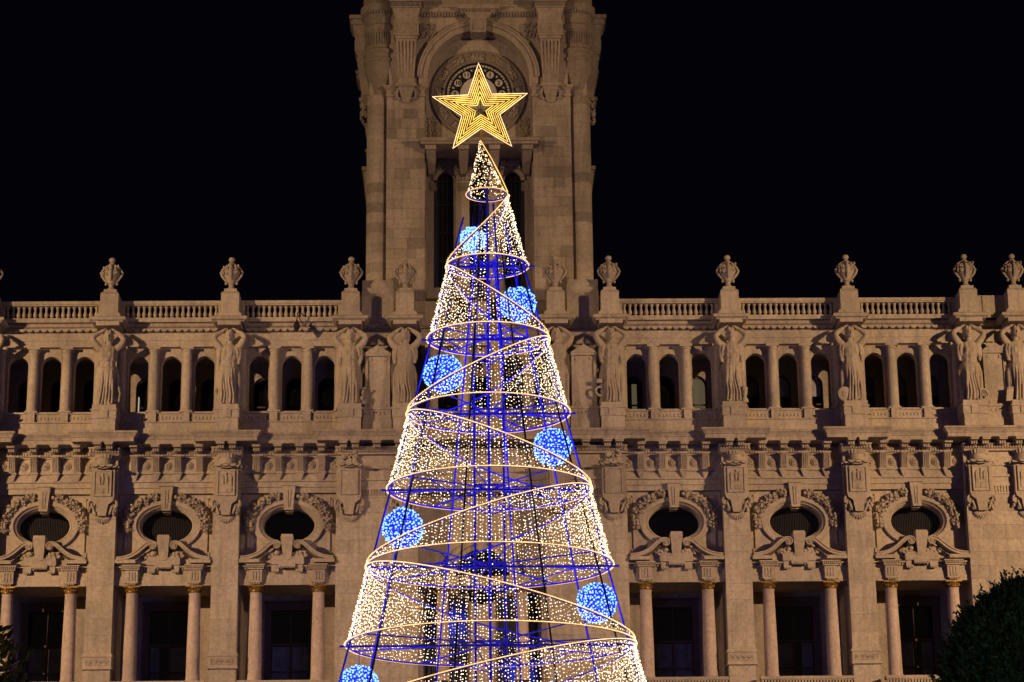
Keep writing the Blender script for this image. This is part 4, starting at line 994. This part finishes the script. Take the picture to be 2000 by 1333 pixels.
for k in range(1, 12):
    z1, z0 = RZ[k], RZ[k-1]; s = 1 if k % 2 else -1    # high side: right for odd sections
    top = (lambda t, z1=z1, z0=z0, s=s: z1+.10+(z0-z1-.16)*(1+s*math.cos(t))/2)
    sec = ob('curtain_section', None, TREE)
    ob('lower_ring', MB().tube(ring_path(lambda t: z1), .028, 6, closed=True).mesh('lower_ring', STEEL, 60), sec)
    ob('upper_ring', MB().tube(ring_path(top), .024, 6, closed=True).mesh('upper_ring', STEEL, 60), sec)
    ob('rope_light', MB().tube(ring_path(lambda t: z1-.01, .058), .0145, 6, closed=True).mesh('rope_light', ROPE, 60), sec)
    ob('rope_light', MB().tube(ring_path(lambda t: top(t)+.01, .054), .0145, 6, closed=True).mesh('rope_light', ROPE, 60), sec)
    rb_ = [p for q in (lambda t: z1-.01, lambda t: top(t)+.01) for p in ring_path(q, .082, int(2*PI*RAD(z1)/.10))]
    ob('rope_bulbs', dots_mesh('rope_bulbs', rb_, RNG.uniform(.006,.011,len(rb_)), [LED_W], np.zeros(len(rb_), int)), sec, kind='stuff')
    # bulbs hang on strings from the upper edge to the lower ring
    pts = []; strings = MB(); nstr = int(2*PI*RAD(z1)/0.088)
    for i in range(nstr):
        t = 2*PI*(i+RNG.uniform(-.3,.3))/nstr; zt = top(t); z = zt-RNG.uniform(.03,.12); hang = []
        while z > z1+.02:
            r = RAD(z)+RNG.uniform(-.03,.045); tt = t+RNG.uniform(-.013,.013)/max(.6,r)
            pts.append((r*math.cos(tt), r*math.sin(tt), z)); z -= RNG.uniform(.065,.15)
    pts = np.array(pts); rad = RNG.uniform(.0105,.0195,len(pts))
    mi = led_kinds(len(pts)); rad = np.where(mi == 1, rad*.85, rad); rad = np.where(mi == 2, rad*1.3, rad)
    ob('bulb_curtain', dots_mesh('bulb_curtain', pts, rad, LEDMATS, mi), sec, kind='stuff')
# top cone
sec = ob('top_cone', None, TREE); AP = Vector((-.20,0,27.42)); pts = []
zr = RZ[0]
ob('lower_ring', MB().tube(ring_path(lambda t: zr), .028, 6, closed=True).mesh('lower_ring', STEEL, 60), sec)
ob('rope_light', MB().tube(ring_path(lambda t: zr-.01, .046), .0145, 6, closed=True).mesh('rope_light', ROPE, 60), sec)
ob('rope_light', MB().tube([(.62,-.05,zr+.05),(.42,-.12,26.25),(.14,-.1,26.85),AP+Vector((.02,-.03,.02))], .0145, 6).mesh('rope_light', ROPE, 60), sec)
for i in range(380):
    h = RNG.random()**.62; t = RNG.uniform(0, 2*PI); r = .58*h
    c = AP.lerp(Vector((0,0,zr)), h); pts.append((c.x+r*math.cos(t), r*math.sin(t), c.z))
mi = led_kinds(len(pts)); mi = np.where(RNG.random(len(pts)) < .25, 1, mi)
ob('bulb_curtain', dots_mesh('bulb_curtain', pts, RNG.uniform(.012,.019,len(pts)), LEDMATS, mi), sec, kind='stuff')
# frame: mast, spokes, posts, beams
mast = ob('mast', MB().tube([(0,0,0),(0,0,26.2)], .04, 8).mesh('mast', STEEL, 60), TREE)
for mx, my in ((-.42,-.3),(.42,-.3),(.0,.45)):
    ob('mast_leg', MB().tube([(mx,my,0),(mx,my,20.5),(mx*.45,my*.45,25.4)], .034, 8).mesh('mast_leg', STEEL, 60), mast)
for k in range(1, 11):
    z = RZ[k]; r = RAD(z); sg = 1 if k % 2 else -1
    lev = ob('frame_level', None, TREE)
    a0 = .35*k
    for q in range(8):
        t = a0+q*PI/4; r0 = .45 if z < 21 else .2
        ob('spoke', MB().tube([(r0*math.cos(t),r0*math.sin(t),z+.02),(r*math.cos(t),r*math.sin(t),z)], .022, 6).mesh('spoke', STEEL), lev)
    ob('cross_beam', MB().box(-r if sg > 0 else -r-.22, r+.22 if sg > 0 else r, -.03, .03, z-.055, z+.005).mesh('cross_beam', STEEL), lev)
    cb_ = MB()
    c3 = [(-.42,-.3),(.42,-.3),(0,.45)]
    for i in range(3):
        a, b = c3[i], c3[(i+1) % 3]; f_ = 1 if z < 21 else .6
        ob('mast_rail', MB().tube([(a[0]*f_,a[1]*f_,z+.05),(b[0]*f_,b[1]*f_,z+.05)], .035, 6).mesh('mast_rail', STEEL), lev)
    # slanting struts below each level
    for q in range(3):
        t = a0+q*PI*.75
        ob('strut', MB().tube([(0,0,z-.8),(.7*r*math.cos(t),.7*r*math.sin(t),z-.01)], .018, 6).mesh('strut', STEEL), lev)
for q in range(10):
    t = PI*2*(q+.13)/10; ztop = 25.0 if q % 2 else 24.0; rr = RAD(ztop)-.07
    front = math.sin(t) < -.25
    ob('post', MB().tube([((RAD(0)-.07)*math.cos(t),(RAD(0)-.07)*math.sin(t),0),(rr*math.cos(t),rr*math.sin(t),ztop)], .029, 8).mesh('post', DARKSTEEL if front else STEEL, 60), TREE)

# ================================================================== blue light balls
netm = MB()
for k in range(9):
    a = PI*k/9; netm.tube([(math.cos(q)*math.cos(a),math.cos(q)*math.sin(a),math.sin(q)) for q in [2*PI*i/28 for i in range(28)]], .06, 5, closed=True)
for zz in (-.82,-.55,-.28,0,.28,.55,.82):
    r = math.sqrt(1-zz*zz); netm.tube([(r*math.cos(2*PI*i/28),r*math.sin(2*PI*i/28),zz) for i in range(28)], .06, 5, closed=True)
net_me = netm.mesh('net', BLUE_NET)
BALLS = [(-.36,.10,24.36,.37,'blue light ball highest up the tree, behind the bulb curtain'),
 (.96,-.1,22.27,.53,'blue light ball right of the mast in the upper third of the tree'),
 (-1.24,-.1,20.17,.58,'blue light ball on the left, level with the stone caryatids'),
 (1.90,-.1,17.96,.55,'blue light ball on the right, level with the main cornice'),
 (-2.40,-.1,15.60,.59,'blue light ball on the left, level with the oval windows'),
 (3.08,-.1,13.42,.58,'blue light ball on the right, level with the marble columns'),
 (-3.62,-.1,11.12,.58,'blue light ball cut off by the bottom edge of the picture')]
for x, y, z, r, lab in BALLS:
    T = thing('light_ball', lab, 'light ball', (x, TY+y, z), 'blue light balls hung in the light tree')
    ob('net', net_me, T, (0,0,0), None, (r*.90,)*3)
    n = 440; i = np.arange(n)+.5; ph = np.arccos(1-2*i/n); th = PI*(1+5**.5)*i
    d = np.stack([np.cos(th)*np.sin(ph), np.sin(th)*np.sin(ph), np.cos(ph)],1)*r*RNG.uniform(.86,1.0,(n,1)) + RNG.normal(0,.012,(n,3))
    ob('bulbs', dots_mesh('bulbs', d, RNG.uniform(.022,.034,n), [BLUE_LED], np.zeros(n,int)), T, kind='stuff')
    ob('hanging_wire', MB().tube([(0,0,r*.9),(0,0,min(r+.45, RZ[0]-z))], .012, 5).mesh('hanging_wire', STEEL), T)
    l = bpy.data.lights.new('ball_glow','POINT'); l.energy = 640*(r/.55)**2; l.color = (.03,.05,1.0); l.shadow_soft_size = r*1.1
    lo = bpy.data.objects.new('ball_glow', l); COL.objects.link(lo); lo.parent = T

# ================================================================== star
SR = 1.50
STAR = thing('star_topper', 'large golden star of nested rope lights crowning the light tree', 'star light', (-.10, TY-.05, 28.42))
def star_pts(R, rot=.035, ratio=.40): return [((R if k % 2 == 0 else R*ratio)*math.sin(k*PI/5-rot), 0, (R if k % 2 == 0 else R*ratio)*math.cos(k*PI/5-rot)) for k in range(10)]
for i in range(7):
    R = SR*(1-.12*i); p = star_pts(R); dense = []
    for k in range(10):
        a, b = Vector(p[k]), Vector(p[(k+1) % 10])
        for q in range(6): dense.append(a.lerp(b, q/6))
    ob('star_outline', MB().tube(dense, .015 if i == 0 else .011, 6, closed=True).mesh('star_outline', ROPE_S2 if i == 0 else ROPE_S), STAR, (0,-.02,0))
    if i == 0:
        d = []
        for k in range(10):
            a, b = Vector(p[k]), Vector(p[(k+1) % 10])
            for q in range(22): d.append(a.lerp(b, q/22))
        ob('outline_bulbs', dots_mesh('outline_bulbs', d, .008, [LED_W], np.zeros(len(d), int)), STAR, (0,-.05,0), kind='stuff')
fm = MB()
for k in range(5):
    a = k*2*PI/5-.035; fm.tube([(0,.05,0),(SR*.97*math.sin(a),.05,SR*.97*math.cos(a))], .02, 5); b = a+PI/5; fm.tube([(0,.05,0),(SR*.39*math.sin(b),.05,SR*.39*math.cos(b))], .02, 5)
ob('star_frame', fm.mesh('star_frame', DARKSTEEL), STAR)
ob('pole', MB().tube([(.02,.06,-1.0),(.03,.06,-.2)], .022, 8).mesh('pole', plain_mat('amber_lit_pole', (.35,.2,.07), .5)), STAR)  # amber light of the star put into the steel pole's colour
l = bpy.data.lights.new('star_glow','POINT'); l.energy = 25; l.color = (1,.62,.22); l.shadow_soft_size = .6
lo = bpy.data.objects.new('star_glow', l); COL.objects.link(lo); lo.parent = STAR; lo.location = (0,-.4,-.1)

# ================================================================== trees at the picture's edge
def leaf_mat(name, c1, c2):
    m, nt, b = new_mat(name); g = N(nt, 'ShaderNodeNewGeometry')
    c = ramp(nt, noise(nt, g.outputs['Position'], 2.3, 3), [(0.35, c1), (0.68, c2)]); nt.links.new(c, b.inputs['Base Color']); b.inputs['Roughness'].default_value = .6; return m
def quads_mesh(name, C, D, E, mat):
    C, D, E = map(np.asarray, (C, D, E)); n = len(C)
    V = np.stack([C, C+D*.5+E, C+D, C+D*.5-E], 1).reshape(-1, 3); me = bpy.data.meshes.new(name)
    me.vertices.add(len(V)); me.vertices.foreach_set('co', V.ravel().astype(np.float32)); me.loops.add(n*4); me.loops.foreach_set('vertex_index', np.arange(n*4).astype(np.int32))
    me.polygons.add(n); me.polygons.foreach_set('loop_start', (np.arange(n)*4).astype(np.int32)); me.materials.append(mat); me.update(calc_edges=True); return me
def crown_points(n, rx, rz, cz, seed, shell=.55):
    g = np.random.default_rng(seed); d = g.normal(size=(n,3)); d /= np.linalg.norm(d, axis=1)[:, None]
    lob = 1+.02*np.sin(5*d[:,0]+2*d[:,2]*4+1)+.02*np.sin(7*d[:,1]-3*d[:,2]+2)+.03*np.sin(13*d[:,2]+9*d[:,0])
    r = lob*(shell+(1-shell)*g.random(n)**.45)
    return d*r[:,None]*np.array([rx,rx,rz])+np.array([0,0,cz]), d
def edge_tree(name, label, loc, rx, rz, cz, n, tuft, blade, width, mat, seed, per):
    T = thing(name, label, 'tree', loc); g = np.random.default_rng(seed)
    mb = MB().tube([(0,0,0),(.05,.03,cz*.4),(0,.05,cz),(.03,0,cz+rz*.6)], [.28,.24,.16,.05], 10); ob('trunk', mb.mesh('trunk', BARK, 60), T)
    lm = MB()
    for i in range(22):
        z = cz-rz*.75+rz*1.4*i/22; a = i*2.4; L = rx*.8*math.sqrt(max(.05, 1-((z-cz)/rz)**2)); lm.tube([(0,0,z),(L*.5*math.cos(a),L*.5*math.sin(a),z+.25),(L*math.cos(a),L*math.sin(a),z+.7)], [.08,.05,.015], 6)
    ob('limbs', lm.mesh('limbs', BARK, 60), T)
    C, d = crown_points(n, rx, rz, cz, seed); C = np.repeat(C, per, 0); dd = np.repeat(d, per, 0)
    C = C+g.normal(0, tuft, C.shape); D = g.normal(size=C.shape); D /= np.linalg.norm(D,axis=1)[:,None]; D = D*.75+dd*.55+np.array([0,0,.55]); D /= np.linalg.norm(D,axis=1)[:,None]
    D *= g.uniform(.6,1.2,(len(C),1))*blade; E = np.cross(D, g.normal(size=C.shape)); E /= np.linalg.norm(E,axis=1)[:,None]; E *= width
    k = n//14; g2 = np.random.default_rng(seed+50); dS = g2.normal(size=(k,3)); dS /= np.linalg.norm(dS,axis=1)[:,None]; cS = dS*np.array([rx,rx,rz])*g2.uniform(.98,1.05,(k,1))+np.array([0,0,cz])
    m_ = 22; ax = dS*.6+np.array([0,0,.7])+g2.normal(0,.25,(k,3)); ax /= np.linalg.norm(ax,axis=1)[:,None]; tt = np.tile(np.linspace(0,1,m_),k)[:,None]; L_ = np.repeat(g2.uniform(.10,.30,(k,1)),m_,0)*(blade/.17)
    cc = np.repeat(cS,m_,0)+np.repeat(ax,m_,0)*tt*L_; d3 = np.repeat(ax,m_,0)*.8+g2.normal(0,.6,cc.shape); d3 /= np.linalg.norm(d3,axis=1)[:,None]; d3 *= blade*.5; e3 = np.cross(d3,g2.normal(size=cc.shape)); e3 /= np.linalg.norm(e3,axis=1)[:,None]; e3 *= width*.7
    ob('crown', quads_mesh('crown', np.vstack([C,cc]), np.vstack([D,d3]), np.vstack([E,e3]), mat), T, kind='stuff'); return T
PINE = leaf_mat('evergreen_needles', (.022,.05,.035), (.055,.09,.035)); MAGN = leaf_mat('glossy_leaves', (.05,.06,.02), (.12,.10,.03))
edge_tree('evergreen_tree', 'dark evergreen tree covering the bottom right corner', (10.5,-43.0,0), 1.98, 2.15, 7.85, 12500, .04, .17, .024, PINE, 5, 10)
edge_tree('broadleaf_tree', 'broad leaved tree whose leaves reach in at the bottom left edge', (-11.05,-43.0,0), 2.05, 2.9, 7.3, 1000, .10, .24, .045, MAGN, 6, 7)

# ================================================================== lamps added out of view to brighten the edge trees
def added_lamp(loc, label, watts, col):
    T = thing('added_lamp', label, 'lamp', loc, 'added lamps out of view')
    ob('post', MB().lathe([(.16,0),(.16,.25),(.09,.35),(.06,1.2),(.045,4.6),(.08,4.7),(.03,4.8)],0,0,14).mesh('post', IRON, 40), T)
    ob('lantern', MB().lathe([(.05,4.8),(.16,5.25),(.15,5.3)],0,0,8).mesh('lantern', glow_mat('added_lamp_glass', col, 4)), T)
    ob('cap', MB().lathe([(.20,5.3),(.12,5.42),(.02,5.5)],0,0,8).mesh('cap', IRON), T)
    l = bpy.data.lights.new('added_light','POINT'); l.energy = watts; l.color = col; l.shadow_soft_size = .2
    o = bpy.data.objects.new('added_light', l); COL.objects.link(o); o.parent = T; o.location = (0,0,5.75)
added_lamp((8.6,-56,0), 'lamp added out of view to brighten the evergreen tree', 420, (.75,1.0,.72))
added_lamp((-9.2,-54,0), 'lamp added out of view to brighten the broad leaved tree', 420, (1.0,.72,.38))
